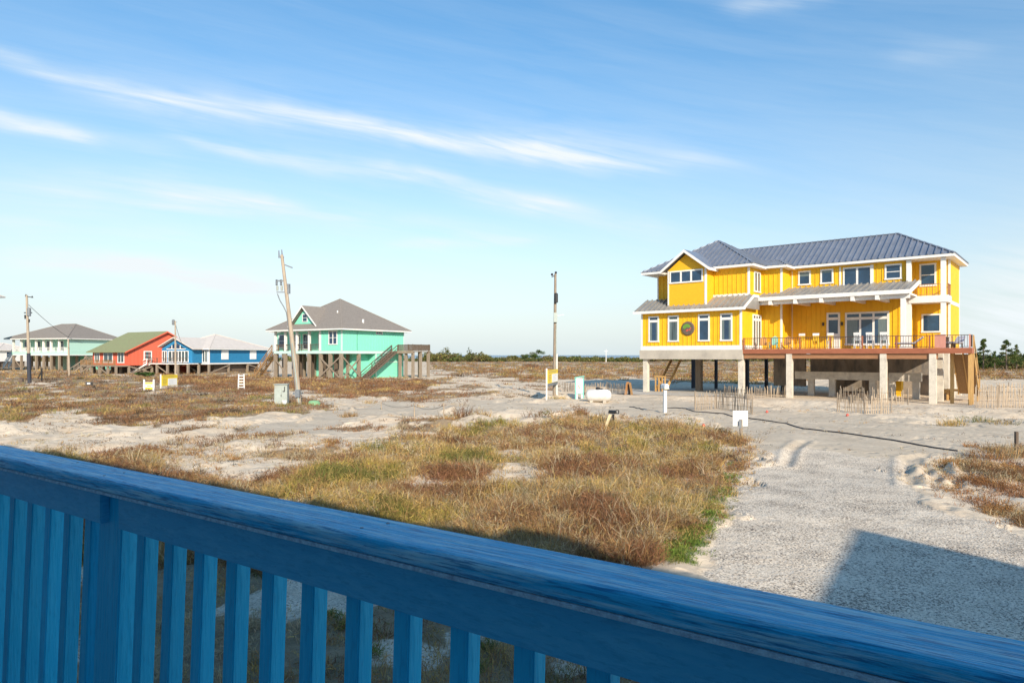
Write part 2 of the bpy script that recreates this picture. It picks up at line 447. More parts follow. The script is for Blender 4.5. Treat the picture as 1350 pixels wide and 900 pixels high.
def height(X, Y):
    X = np.asarray(X, float); Y = np.asarray(Y, float)
    shp = X.shape; X = np.atleast_1d(X).ravel(); Y = np.atleast_1d(Y).ravel()
    h = (fbm(X / 7, Y / 7, 71, 2) - .5) * .22
    px, py = warped(X, Y)
    road = in_poly(px, py, Z_ROAD) | in_poly(px, py, Z_GRAVEL)
    rough = np.where(road, .15, 1.0)
    h = h + rough * (fbm(X / 1.7, Y / 1.7, 72, 4) - .5) * .46
    dune = np.exp(-((Y - 37) / 9.0) ** 2) * np.exp(-((X + 3) / 14) ** 2)
    h = h + rough * dune * (fbm(X / 3.4, Y / 2.4, 78, 3) - .36) * 1.0
    d2 = np.exp(-((Y - 55) / 10.0) ** 2) * np.exp(-((X + 4) / 12) ** 2)
    h = h + d2 * (fbm(X / 4, Y / 3, 79, 3) - .45) * .7
    d3 = np.exp(-((Y - 33) / 6.0) ** 2) * np.exp(-((X + 20) / 10) ** 2)
    h = h + rough * d3 * (fbm(X / 3, Y / 2, 80, 3) - .45) * .7
    a, b = house_local(X, Y)
    near = np.clip((a + 30) / 5, 0, 1) * np.clip((8 - a) / 4, 0, 1) * np.clip((b + 7) / 4, 0, 1) * np.clip((22 - b) / 4, 0, 1)
    h = h * (1 - .85 * near)
    # wind-heaped sand in front of the house
    h = h + .30 * np.exp(-((b + 6.5) / 2.2) ** 2) * np.clip((a + 20) / 4, 0, 1) * np.clip((6 - a) / 3, 0, 1) * (fbm(X / 4, Y / 4, 90, 2))
    m = (np.abs(X - 4) < 18) & (Y > 9) & (Y < 50)
    if m.any():
        for t in TR:
            d = np.full(m.sum(), 9.0)
            for i in range(len(t) - 1):
                d = np.minimum(d, seg_d(X[m], Y[m], t[i], t[i + 1]))
            k_ = .45 if len(t) > 3 else 1.0; wd_ = np.maximum(.12, Y[m] * .0062)
            h[m] += k_ * (-.07 * np.exp(-(d / wd_) ** 2) + .045 * np.exp(-((d - 2.2 * wd_) / (wd_ * .85)) ** 2))
    h = h * np.clip(Y / 8, .2, 1)
    shore = np.clip((Y - 455) / 50, 0, 1)
    h = h * (1 - shore) - 3.2 * shore
    return h.reshape(shp)

def hz(x, y):
    return float(height(np.array([x]), np.array([y]))[0])

rows = list(np.arange(-60, 5, 1.5))
y = 5.0
while y < 520:
    rows.append(y); y += max(.055, y * .0062)
rows = np.array(rows)
t_in = np.arange(-.86, .8601, .0034)
t_out = np.array([.9, .96, 1.05, 1.2, 1.45, 1.8, 2.3, 3.2])
ts = np.concatenate([-t_out[::-1], t_in, t_out])
YY, TT = np.meshgrid(rows, ts, indexing='ij')
XX = TT * np.maximum(YY, 5.0) + TT * np.where(YY < 5, (5 - YY) * .4, 0)
ZZ = height(XX, YY)
nr, nc = XX.shape
co = np.stack([XX, YY, ZZ], -1).reshape(-1, 3)
ii = np.arange(nr * nc).reshape(nr, nc)
quads = np.stack([ii[:-1, :-1], ii[:-1, 1:], ii[1:, 1:], ii[1:, :-1]], -1).reshape(-1, 4)

def mesh_np(name, co, faces_idx, loop_tot, material, color=None, smooth=False):
    me = bpy.data.meshes.new(name)
    me.vertices.add(len(co)); me.vertices.foreach_set('co', np.ascontiguousarray(co, dtype=np.float32).ravel())
    me.loops.add(len(faces_idx)); me.loops.foreach_set('vertex_index', np.ascontiguousarray(faces_idx, dtype=np.int32))
    st = np.concatenate([[0], np.cumsum(loop_tot)[:-1]]).astype(np.int32)
    me.polygons.add(len(loop_tot)); me.polygons.foreach_set('loop_start', st)
    try: me.polygons.foreach_set('loop_total', loop_tot.astype(np.int32))
    except Exception: pass
    if smooth: me.polygons.foreach_set('use_smooth', np.ones(len(loop_tot), bool))
    me.update(calc_edges=True)
    if color is not None:
        at_ = me.attributes.new('tint', 'FLOAT_COLOR', 'POINT')
        c4 = np.ones((len(co), 4), np.float32); c4[:, :3] = color
        at_.data.foreach_set('color', c4.ravel())
    me.materials.append(material)
    o = bpy.data.objects.new(name, me); COL.objects.link(o)
    return o

# what lies on the ground: R plant litter, G shell gravel, B packed road sand
fx, fy = XX.ravel(), YY.ravel()
cov = veg_cover(fx, fy)
pxw, pyw = warped(fx, fy)
ok = fy > 4.9
gravel = (in_poly(pxw, pyw, Z_GRAVEL) & ok).astype(float)
near_ = fy <= 9
gravel = np.where(near_ & (fx > 2.2), 1.0, gravel)
gravel = np.where((fy > 3) & (fy <= 11) & (fx <= 2.2), .55, gravel)
road = ((in_poly(pxw, pyw, Z_ROAD) | in_poly(pxw, pyw, Z_PATH)) & ok).astype(float)
def blur(a, k=2):
    a = a.reshape(nr, nc)
    for _ in range(k):
        p = np.pad(a, 1, mode='edge')
        a = (p[:-2, 1:-1] + p[2:, 1:-1] + p[1:-1, :-2] + p[1:-1, 2:] + 2 * p[1:-1, 1:-1]) / 6
    return a.ravel()
cov_b = blur(cov, 2); gravel = blur(gravel, 9); road = blur(road, 4)

gm = bpy.data.materials.new('sandy_ground'); gm.use_nodes = True
nt = gm.node_tree; N = nt.nodes; L = nt.links
B = N['Principled BSDF']; B.inputs['Roughness'].default_value = .95; B.inputs['Specular IOR Level'].default_value = .15
atn = N.new('ShaderNodeAttribute'); atn.attribute_name = 'tint'
sx = N.new('ShaderNodeSeparateColor'); L.new(atn.outputs['Color'], sx.inputs[0])
tc = N.new('ShaderNodeTexCoord')
def noise(scale, detail=6, rough=.6, vec=None):
    n = N.new('ShaderNodeTexNoise'); n.inputs['Scale'].default_value = scale; n.inputs['Detail'].default_value = detail
    n.inputs['Roughness'].default_value = rough; L.new(vec or tc.outputs['Object'], n.inputs['Vector']); return n.outputs['Fac']
def ramp(fac, p0, p1, c0=(0,0,0,1), c1=(1,1,1,1)):
    r = N.new('ShaderNodeValToRGB'); r.color_ramp.elements[0].position = p0; r.color_ramp.elements[1].position = p1
    r.color_ramp.elements[0].color = c0; r.color_ramp.elements[1].color = c1; L.new(fac, r.inputs['Fac']); return r.outputs['Color']
def mixc(f, a, b, typ='MIX'):
    m = N.new('ShaderNodeMix'); m.data_type = 'RGBA'; m.blend_type = typ
    for i, x in ((0, f), (6, a), (7, b)):
        if isinstance(x, (int, float)): m.inputs[i].default_value = x
        elif isinstance(x, tuple): m.inputs[i].default_value = x
        else: L.new(x, m.inputs[i])
    return m.outputs[2]
def mth(op, a, b=None, c=None):
    n = N.new('ShaderNodeMath'); n.operation = op
    for i, x in enumerate((a, b, c)):
        if x is None: continue
        if isinstance(x, (int, float)): n.inputs[i].default_value = x
        else: L.new(x, n.inputs[i])
    return n.outputs[0]
sand = mixc(ramp(noise(.35, 8, .7), .35, .65), (.61,.485,.345,1), (.74,.625,.475,1))
sand = mixc(ramp(noise(2.2, 8, .75), .50, .72), sand, (.47,.37,.27,1))
sand = mixc(mth('MULTIPLY', ramp(noise(9, 7, .75), .56, .68), .6), sand, (.33,.245,.165,1))
sand = mixc(mth('MULTIPLY', ramp(noise(30, 4, .7), .60, .70), .5), sand, (.26,.19,.13,1))
roadc = mixc(ramp(noise(.6, 7, .65), .35, .65), (.51,.42,.31,1), (.635,.535,.405,1))
roadc = mixc(mth('MULTIPLY', ramp(noise(5, 8, .75), .50, .68), .6), roadc, (.38,.31,.24,1))
roadc = mixc(mth('MULTIPLY', ramp(noise(24, 4, .7), .60, .72), .45), roadc, (.27,.21,.16,1))
vor = N.new('ShaderNodeTexVoronoi'); vor.inputs['Scale'].default_value = 25; L.new(tc.outputs['Object'], vor.inputs['Vector'])
shell = mixc(vor.outputs['Color'], (.62,.51,.385,1), (.88,.77,.62,1))
spk = ramp(mth('ADD', noise(26, 4, .75), mth('MULTIPLY', mth('SUBTRACT', noise(.8, 5, .65), .5), .3)), .51, .57)
shell = mixc(mth('MULTIPLY', spk, .95), shell, (.16,.13,.105,1))
shell = mixc(mth('MULTIPLY', ramp(noise(7, 8, .8), .58, .66), .6), shell, (.20,.16,.12,1))
shell = mixc(mth('MULTIPLY', ramp(noise(.9, 6, .7), .5, .7), .35), shell, (.45,.38,.30,1))
litter = mixc(ramp(noise(1.3, 8, .7), .35, .65), (.16,.10,.055,1), (.32,.235,.14,1))
litter = mixc(ramp(noise(7, 6, .75), .45, .65), litter, (.36,.25,.14,1))
gedge = ramp(mth('ADD', sx.outputs['Green'], mth('MULTIPLY', mth('SUBTRACT', noise(1.7, 7, .75), .5), 1.5)), .25, .75)
redge = ramp(mth('ADD', sx.outputs['Blue'], mth('MULTIPLY', mth('SUBTRACT', noise(.8, 6, .7), .5), .9)), .3, .7)
vedge = ramp(mth('ADD', sx.outputs['Red'], mth('MULTIPLY', mth('SUBTRACT', noise(2.1, 8, .75), .5), 1.0)), .38, .62)
c = mixc(redge, sand, roadc)
c = mixc(gedge, c, shell)
c = mixc(mth('MULTIPLY', vedge, .9), c, litter)
L.new(c, B.inputs['Base Color'])
bp = N.new('ShaderNodeBump'); bp.inputs['Strength'].default_value = .55; bp.inputs['Distance'].default_value = .06
hsum = mth('ADD', mth('MULTIPLY', noise(3.2, 8, .65), 1.0), mth('MULTIPLY', vor.outputs['Distance'], mth('MULTIPLY', gedge, .25)))
hsum = mth('ADD', hsum, mth('MULTIPLY', noise(18, 4, .6), .25))
pv = N.new('ShaderNodeTexVoronoi'); pv.inputs['Scale'].default_value = 2.1; pv.feature = 'SMOOTH_F1'; L.new(tc.outputs['Object'], pv.inputs['Vector'])
pit = ramp(pv.outputs['Distance'], .10, .30)
hsum = mth('ADD', hsum, mth('MULTIPLY', pit, mth('MULTIPLY_ADD', gedge, -.8, 1.1)))
L.new(hsum, bp.inputs['Height']); L.new(bp.outputs['Normal'], B.inputs['Normal'])

ground = mesh_np('ground', co, quads.ravel(), np.full(len(quads), 4), gm, np.stack([cov_b, gravel, road], -1), smooth=True)
tag(ground, kind='structure')

# the sea behind the far scrub
wm = bpy.data.materials.new('sea_water'); wm.use_nodes = True
nt = wm.node_tree; N = nt.nodes; L = nt.links
B = N['Principled BSDF']; B.inputs['Base Color'].default_value = (.015, .07, .15, 1); B.inputs['Roughness'].default_value = .25
tc = N.new('ShaderNodeTexCoord'); n1 = N.new('ShaderNodeTexNoise'); n1.inputs['Scale'].default_value = .35; n1.inputs['Detail'].default_value = 6
L.new(tc.outputs['Object'], n1.inputs['Vector']); bp = N.new('ShaderNodeBump'); bp.inputs['Strength'].default_value = .8; bp.inputs['Distance'].default_value = .6
L.new(n1.outputs['Fac'], bp.inputs['Height']); L.new(bp.outputs['Normal'], B.inputs['Normal'])
sea = MB(); ns = 64
sea.poly([(0,0,-2.2)] + [(40000*math.cos(2*math.pi*i/ns), 40000*math.sin(2*math.pi*i/ns), -2.2) for i in range(ns)],
         [(0, i+1, (i+1) % ns + 1) for i in range(ns)])
tag(sea.build('sea', wm), kind='structure')

# ================================================================== plants
pm = bpy.data.materials.new('dry_plant'); pm.use_nodes = True
nt = pm.node_tree; N = nt.nodes; L = nt.links
B = N['Principled BSDF']; B.inputs['Roughness'].default_value = .8; B.inputs['Specular IOR Level'].default_value = .2
a_ = N.new('ShaderNodeAttribute'); a_.attribute_name = 'tint'
L.new(a_.outputs['Color'], B.inputs['Base Color'])
tr = N.new('ShaderNodeBsdfTranslucent'); L.new(a_.outputs['Color'], tr.inputs['Color'])
ms = N.new('ShaderNodeMixShader'); ms.inputs[0].default_value = .3
L.new(B.outputs[0], ms.inputs[1]); L.new(tr.outputs[0], ms.inputs[2]); L.new(ms.outputs[0], N['Material Output'].inputs[0])
M['plant'] = pm

def blades_mesh(name, base, direc, length, width, color, bend):
    """tapered two-segment blades; all arrays (n,3) or (n,)"""
    n = len(base)
    d = direc / np.linalg.norm(direc, axis=1, keepdims=True)
    rnd = RNG.normal(size=(n, 3)); s = np.cross(d, rnd); s /= np.linalg.norm(s, axis=1, keepdims=True) + 1e-9
    w = (width / 2)[:, None]
    mid = base + d * (length * .55)[:, None]
    d2 = d + bend; d2 /= np.linalg.norm(d2, axis=1, keepdims=True)
    tip = mid + d2 * (length * .5)[:, None]
    v = np.stack([base - s * w, base + s * w, mid + s * w * .8, mid - s * w * .8, tip], 1).reshape(-1, 3)
    o5 = (np.arange(n) * 5)[:, None]
    f = np.concatenate([o5 + np.array([[0, 1, 2, 3]]), o5 + np.array([[3, 2, 4]])], 1)
    tot = np.tile([4, 3], n)
    c = np.repeat(color, 5, axis=0)
    return mesh_np(name, v, f.ravel(), tot, pm, c)

P_STRAW = (.52,.36,.13); P_TAN = (.42,.26,.11); P_RUST = (.29,.145,.07); P_BROWN = (.21,.115,.055); P_OLIVE = (.205,.195,.055)
P_YEL = (.44,.35,.075); P_GREEN = (.085,.17,.025); P_DARK = (.085,.06,.035); P_PALE = (.50,.41,.26); P_ORANGE = (.34,.165,.055); P_PURP = (.29,.155,.09)

def scatter(poly, n):
    p = np.array(poly, float); x0, y0 = p.min(0); x1, y1 = p.max(0)
    px = RNG.uniform(x0 - 30, x1 + 30, n * 2); py = RNG.uniform(max(y0 - 6, 471), y1 + 8, n * 2)
    Y = CH * F / (py - HZ); X = (px - 675) / F * Y
    return X, Y

def plant_zone(name, zone, n, palette, hgt, rad, nb, herb=.5, thr_off=0):
    X, Y = scatter(ZONES[zone], n)
    m = zone_mask(zone, X, Y)
    t = THR[zone] + thr_off
    if zone == 'field': t = np.where(X < -3.4, T_LEFT, np.where(Y < 11, .40, t))
    p = patch(X, Y)
    m &= (p > t + RNG.uniform(-.05, .05, len(X)))
    a, b = house_local(X, Y)
    m &= ~((a > -25) & (a < 4) & (b > -3) & (b < 15))
    pg, pgy = warped(X, Y)
    if zone in ('field',): m &= ~in_poly(pg, pgy, Z_GRAVEL)
    X = X[m][:n]; Y = Y[m][:n]
    return build_clumps(name, X, Y, palette, hgt, rad, nb, herb)

def build_clumps(name, X, Y, palette, hgt, rad, nb, herb=.5):
    n = len(X)
    Z = height(X, Y)
    cols = np.array([c for c, w in palette]); ws = np.array([w for c, w in palette], float); ws /= ws.sum()
    # colour comes in drifts: neighbouring clumps tend to be the same plant
    u = np.clip(.5 + (fbm(X / 1.8, Y / 2.4, 55, 3) - .5) * 2.2 + RNG.normal(0, .16, n), 0, .999)
    ci = np.searchsorted(np.cumsum(ws), u); ci = np.clip(ci, 0, len(cols) - 1)
    scale = 1 + np.clip((Y - 20) / 120, 0, 1) * .5
    H = RNG.uniform(hgt[0], hgt[1], n) * (0.75 + .5 * fbm(X / 1.3, Y / 1.3, 66, 2)) * scale
    Rr = RNG.uniform(rad[0], rad[1], n) * scale
    isherb = RNG.random(n) < herb
    k = nb
    rep = lambda a: np.repeat(a, k, axis=0)
    N_ = n * k
    ang = RNG.uniform(0, 2 * math.pi, N_); rr = np.sqrt(RNG.random(N_)) * rep(Rr)
    bx = rep(X) + np.cos(ang) * rr; by = rep(Y) + np.sin(ang) * rr
    bz = rep(Z) - .02
    hb = rep(isherb); HH = rep(H)
    lean = RNG.normal(0, .38, (N_, 3)); lean[:, 2] = 0
    lean[:, 0] += np.cos(ang) * rr / np.maximum(rep(Rr), .01) * .35; lean[:, 1] += np.sin(ang) * rr / np.maximum(rep(Rr), .01) * .35
    d = np.array([[0, 0, 1.0]]) + lean
    up = RNG.random(N_) ** .8
    dome = np.sqrt(np.clip(1 - (rr / np.maximum(rep(Rr), .01)) ** 2 * .8, .1, 1))
    bz = np.where(hb, bz + up * HH * .8 * dome, bz)
    dh = RNG.normal(0, 1, (N_, 3)); dh[:, 2] = np.abs(dh[:, 2]) * .8 + .15
    d = np.where(hb[:, None], dh, d)
    ln = np.where(hb, HH * RNG.uniform(.25, .5, N_), HH * RNG.uniform(.6, 1.15, N_))
    wd = (.003 + .34 * rep(Y) / 667.0) * RNG.uniform(.6, 1.3, N_)
    c = cols[ci] * RNG.uniform(.62, 1.3, (n, 1)); c = rep(c) * RNG.uniform(.72, 1.32, (N_, 1)) * RNG.uniform(.93, 1.07, (N_, 3))
    bend = RNG.normal(0, .35, (N_, 3)); bend[:, 2] -= .25
    o = blades_mesh(name, np.stack([bx, by, bz], 1), d, ln, wd, c, bend)
    return o

def stuff(o, label=None):
    o['kind'] = 'stuff'
    if label: o['label'] = label
    return o

FIELD_PAL = [(P_RUST,.5),(P_BROWN,.35),(P_PURP,1.0),(P_TAN,2.2),(P_PALE,1.5),(P_STRAW,2.3),(P_YEL,.7),(P_OLIVE,.04)]
stuff(plant_zone('dry_grass', 'field', int(24000*DENS), FIELD_PAL, (.16,.46), (.12,.30), 20, .6), 'dense dry brown and straw grass beyond the blue railing')
stuff(plant_zone('dry_grass', 'scrag', int(3000*DENS), [(P_RUST,1),(P_ORANGE,1),(P_TAN,1.6),(P_PALE,1.3),(P_BROWN,.7)], (.10,.30), (.10,.28), 16, .6, -.03), 'thin patchy dry grass on the pale sand left of the field')
stuff(plant_zone('dry_grass', 'left', int(6500*DENS), [(P_DARK,.5),(P_BROWN,1.4),(P_RUST,1.3),(P_PURP,1.3),(P_TAN,1.3),(P_STRAW,.9),(P_OLIVE,.5)], (.14,.36), (.2,.5), 15, .6), 'brown and rust coloured scrub across the left middle distance')
stuff(plant_zone('dry_grass', 'mid', int(4000*DENS), [(P_BROWN,1.2),(P_RUST,1.5),(P_PURP,1.3),(P_TAN,1.1),(P_STRAW,.6)], (.2,.45), (.25,.6), 13, .6), 'reddish brown grass in front of the turquoise house')
stuff(plant_zone('dry_grass', 'far', int(9000*DENS), [(P_BROWN,.9),(P_RUST,1.3),(P_ORANGE,1.2),(P_TAN,1.3),(P_STRAW,1),(P_OLIVE,.5)], (.2,.5), (.4,1.0), 11, .5), 'brown meadow stretching to the far scrub')
stuff(plant_zone('dry_grass', 'farl', int(2500*DENS), [(P_BROWN,1),(P_RUST,1),(P_TAN,1.3),(P_STRAW,1)], (.2,.45), (.4,.9), 11, .5), 'brown grass around the feet of the left houses')
stuff(plant_zone('dry_grass', 'right', int(3000*DENS), [(P_RUST,1.2),(P_ORANGE,1.3),(P_TAN,1.2),(P_PALE,.8),(P_BROWN,.6)], (.10,.30), (.12,.32), 18, .6), 'orange brown grass on the right side of the gravel drive')

stuff(plant_zone('dry_grass', 'streak', int(2600*DENS), [(P_BROWN,1.2),(P_RUST,1.2),(P_PURP,1),(P_TAN,1.2),(P_STRAW,.7)], (.12,.32), (.3,.7), 12, .6), 'streaks of brown grass on the sand between the turquoise house and the notice board')

stuff(plant_zone('dry_grass', 'near', 4200, [(P_PALE,1.6),(P_STRAW,1.2),(P_TAN,1.4),(P_PURP,.5),(P_BROWN,.4),(P_OLIVE,.4)], (.08,.26), (.10,.26), 24, .6), 'pale straw and dead stems on the stony ground below the railing')
# tall dead stalks and dark twiggy clumps standing out of the field
X, Y = scatter(Z_FIELD, 1500)
m = zone_mask('field', X, Y) & (patch(X, Y) > .33)
X, Y = X[m], Y[m]; h_ = len(X) // 2
stuff(build_clumps('dead_stalks', X[:h_], Y[:h_], [(P_PALE,1.6),(P_STRAW,1),(P_TAN,.8)], (.5,.85), (.04,.14), 6, 0), 'tall pale dead stalks standing above the field grass')
stuff(build_clumps('twiggy_scrub', X[h_:], Y[h_:], [(P_DARK,1.2),(P_BROWN,1.2),(P_PURP,.9),(P_RUST,.6)], (.25,.5), (.12,.3), 26, 1), 'dark twiggy clumps dotted through the field grass')
# thin straggling edge of the field
def fringe(poly, n, sp, pal, name_label, hgt, nb=14):
    P = np.array(poly, float); i = RNG.integers(0, len(P)-1, n); f = RNG.random(n)[:,None]
    q = P[i]*(1-f) + P[i+1]*f + RNG.normal(size=(n,2))*np.array([sp, sp*.4])
    q = q[(q[:,1] > 480)]
    Y = CH*F/(q[:,1]-HZ); X = (q[:,0]-675)/F*Y
    stuff(build_clumps('dry_grass', X, Y, pal, hgt, (.05,.18), nb, .6), name_label)
fringe([(760,556),(850,560),(925,567),(960,580),(976,598),(968,625),(948,655),(925,690),(895,718),(860,738)], 700, 13, [(P_TAN,1),(P_STRAW,1),(P_RUST,.8),(P_PALE,1),(P_OLIVE,.4)], 'straggling tufts along the edge of the gravel drive', (.06,.24))
fringe([(60,598),(200,612),(330,640),(400,612),(520,580),(690,562),(760,556)], 500, 14, [(P_TAN,1),(P_RUST,.9),(P_PALE,1.2),(P_BROWN,.7)], 'straggling tufts where the field meets the white sand', (.06,.24))
fringe([(1238,604),(1255,625),(1262,640),(1300,664),(1352,690)], 260, 14, [(P_RUST,1.2),(P_ORANGE,1),(P_PALE,.8)], 'straggling tufts at the right edge of the drive', (.05,.2))
# bare sand carries crumbs of dead plant
X, Y = scatter([(0,500),(1350,640)], 9000)
pw, pyw_ = warped(X, Y)
a, b = house_local(X, Y)
m = (Y < 75) & ~in_poly(pw, pyw_, Z_GRAVEL) & (fbm(X / 3, Y / 3, 44, 3) > .49) & ~((a > -25) & (a < 4) & (b > -8) & (b < 15))
m &= ~(in_poly(pw, pyw_, Z_ROAD) & (RNG.random(len(X)) < .85))
stuff(build_clumps('sand_litter', X[m], Y[m], [(P_BROWN,1),(P_DARK,.7),(P_TAN,1.4),(P_PALE,1.2)], (.05,.16), (.05,.22), 9, .8), 'scattered dead plant crumbs on the pale sand')

# bright green weeds: along the drive and dotted through the field
gx, gy = [], []
for (px, py, n, sp) in [(938,665,110,11),(928,684,150,13),(914,702,160,15),(900,720,150,15),(888,738,120,13),(950,648,70,9),(962,628,30,7),(690,690,26,9),(760,690,10,8),(560,676,16,7),
                        (608,676,18,7),(640,655,12,6),(812,655,14,7),(838,690,12,8),(905,598,10,6),(965,612,14,7),(520,685,16,8),(455,830,16,5),(435,815,16,6),
                        (355,760,12,5),(620,880,14,6),(640,850,10,6),(270,860,10,6),(492,865,14,6),(845,565,5,5),(880,605,8,8),(930,622,12,9),(475,690,16,10),(720,655,10,6)]:
    for _ in range(n):
        x_, y_ = G(px + random.gauss(0, sp), py + random.gauss(0, sp * .45)); gx.append(x_); gy.append(y_)
gx = np.array(gx); gy = np.array(gy)
stuff(build_clumps('green_weeds', gx, gy, [(P_OLIVE,1.2),((.16,.24,.04),1.2),(P_GREEN,.5),((.27,.31,.07),1.3),(P_STRAW,.5)], (.06,.17), (.06,.16), 28, .8), 'low bright green weeds along the edge of the gravel drive')
# ================================================================== the blue porch we stand on
def rail_paint(name, stretch, bump, base=(.05,.60,.90), hi=(.65,.97,1.0), lo=(.012,.20,.42), scale=5, amt=.5, rough=.42, spec=.4):
    m = bpy.data.materials.new(name); m.use_nodes = True
    nt = m.node_tree; N = nt.nodes; L = nt.links
    B = N['Principled BSDF']; B.inputs['Roughness'].default_value = rough; B.inputs['Specular IOR Level'].default_value = spec
    tc = N.new('ShaderNodeTexCoord'); mp = N.new('ShaderNodeMapping'); mp.inputs['Scale'].default_value = stretch
    L.new(tc.outputs['Object'], mp.inputs['Vector'])
    def no(sc, det=6, dist=0):
        n = N.new('ShaderNodeTexNoise'); n.inputs['Scale'].default_value = sc; n.inputs['Detail'].default_value = det
        n.inputs['Roughness'].default_value = .68; n.inputs['Distortion'].default_value = dist
        L.new(mp.outputs['Vector'], n.inputs['Vector']); return n.outputs['Fac']
    def rp(f, a, b):
        r = N.new('ShaderNodeValToRGB'); r.color_ramp.elements[0].position = a; r.color_ramp.elements[1].position = b
        L.new(f, r.inputs['Fac']); return r.outputs['Color']
    def mx(f, a, b):
        n = N.new('ShaderNodeMix'); n.data_type = 'RGBA'
        for i, x in ((0, f), (6, a), (7, b)):
            if isinstance(x, tuple): n.inputs[i].default_value = (*x, 1)
            else: L.new(x, n.inputs[i])
        return n.outputs[2]
    def mu(f, k):
        n = N.new('ShaderNodeMath'); n.operation = 'MULTIPLY'; L.new(f, n.inputs[0]); n.inputs[1].default_value = k; return n.outputs[0]
    g1 = no(scale, 7, .25); g2 = no(scale * 3.1, 6)
    c = mx(mu(rp(g1, .46, .62), amt), base, hi)
    c = mx(mu(rp(g2, .52, .62), amt * .9), c, lo)
    oi = N.new('ShaderNodeObjectInfo'); vr = N.new('ShaderNodeMath'); vr.operation = 'MULTIPLY_ADD'; L.new(oi.outputs['Random'], vr.inputs[0]); vr.inputs[1].default_value = .22; vr.inputs[2].default_value = .89
    hv = N.new('ShaderNodeHueSaturation'); L.new(vr.outputs[0], hv.inputs['Value']); L.new(c, hv.inputs['Color']); c = hv.outputs[0]
    L.new(c, B.inputs['Base Color'])
    ad = N.new('ShaderNodeMath'); ad.operation = 'ADD'; L.new(g1, ad.inputs[0]); L.new(mu(g2, .6), ad.inputs[1])
    bp = N.new('ShaderNodeBump'); bp.inputs['Strength'].default_value = bump; bp.inputs['Distance'].default_value = .009
    L.new(ad.outputs[0], bp.inputs['Height']); L.new(bp.outputs['Normal'], B.inputs['Normal'])
    return m
M['rail_top'] = rail_paint('weathered_blue_rail_paint', (1.3, 24, 24), 1.0, scale=2.4, amt=.9, rough=.5, spec=.25)
M['rail_side'] = rail_paint('smooth_blue_rail_paint', (3, 3, 14), .25, base=(.08,.50,.72), hi=(.18,.64,.82), lo=(.03,.32,.50), scale=3, amt=.4, rough=.4)
M['rail_post'] = rail_paint('blue_post_paint', (14, 14, 1.2), .4, base=(.02,.55,.80), hi=(.08,.68,.90), lo=(.012,.36,.58), scale=3, amt=.5, rough=.4)
M['pale_blue'] = mat('pale_blue_siding', (.19,.30,.40), .6, .06, 2)
M['pale_deck'] = mat('pale_deck_boards', (.42,.40,.37), .8, .15, 3, stretch=(.4,5,5))
M['raw_edge'] = mat('worn_bare_edge', (.55,.70,.86), .8, .4, 60, bump=.5)

RR = math.atan2(-.562, .827)
rail = empty('porch_railing', (0,0,0), RR, 'blue painted wooden porch railing with weathered top board in the foreground', 'railing')
FAR, NEAR, ZT = 1.125, .985, CH - .38
# top board in two lengths, rounded arrises
def board(u0, u1):
    r = .010; w0, w1, z0, z1 = NEAR, FAR, ZT - .038, ZT
    prof = []
    for cx_, cz_, a0 in ((w1 - r, z1 - r, 0), (w0 + .014, z1 - .014, 90), (w0 + .006, z0 + .006, 180), (w1 - .006, z0 + .006, 270)):
        rr_ = .014 if a0 == 90 else (r if a0 == 0 else .006)
        for k in range(5):
            a = R(a0 + k * 22.5); prof.append((cx_ + math.cos(a) * rr_, cz_ + math.sin(a) * rr_))
    mb = MB(); n = int((u1 - u0) / .25)
    return mb.prism_x(prof, u0, u1)
board(-7.0, 1.9).build('top_board', M['rail_top'], rail)
MB().box(-7, 1.9, NEAR - .0015, NEAR + .020, ZT - .0465, ZT - .0385).build('bare_edge', M['raw_edge'], rail)
# face boards under the top board
def fboard(u0, u1):
    return MB().box(u0, u1, 1.018, 1.048, CH - .535, ZT - .040).build('face_board', M['rail_side'], rail, bevel=.003)
fboard(-7, -2.272); fboard(-2.158, -.020); fboard(-.017, .060); fboard(.063, .125); fboard(.128, 1.9)
TILT = math.tan(R(2.2))
def leaning(name, u0, u1, w0, w1, z1, z0, m, bev):
    s = (z1 - z0) * TILT
    mb = MB().poly([(u0,w0-s,z0),(u1,w0-s,z0),(u1,w1-s,z0),(u0,w1-s,z0),(u0,w0,z1),(u1,w0,z1),(u1,w1,z1),(u0,w1,z1)],
                   [(0,3,2,1),(4,5,6,7),(0,1,5,4),(1,2,6,5),(2,3,7,6),(3,0,4,7)])
    return mb.build(name, m, rail, bevel=bev)
DECKZ = CH - 1.44
leaning('post', -2.338, -2.192, 1.0485, 1.14, ZT - .040, DECKZ, M['rail_post'], .004)
leaning('post', 1.60, 1.70, 1.0485, 1.14, ZT - .040, DECKZ, M['rail_post'], .004)
b0 = None
for k in range(-8, 34):
    u1 = 1.05 * (-.482 - .1468 * k)
    if u1 < -2.3: u1 -= .034
    if -2.36 < u1 < -2.10: continue
    du = .046
    if b0 is None:
        b0 = leaning('baluster', -du, 0, 1.0485, 1.0935, ZT - .040, DECKZ + .08, M['rail_post'], .003); b0.location = (u1, 0, 0)
    else:
        inst('baluster', b0, rail, (u1 + random.uniform(-.002,.002), random.uniform(-.001,.001), 0))
s = (ZT - DECKZ - .1) * TILT
MB().box(-7, 1.9, 1.00, 1.045, DECKZ + .05, DECKZ + .14).build('bottom_rail', M['rail_side'], rail)

for u, w in ((-2.25,1.02),(-2.25,1.08),(-2.6,1.09),(-1.1,1.03),(-1.08,1.09),(.4,1.03)):
    MB().lathe([(0,.0045),(.0016,.004)], (u, w, ZT-.0004), (0,0,1), 8).build('nail_head', M['equip'], rail)

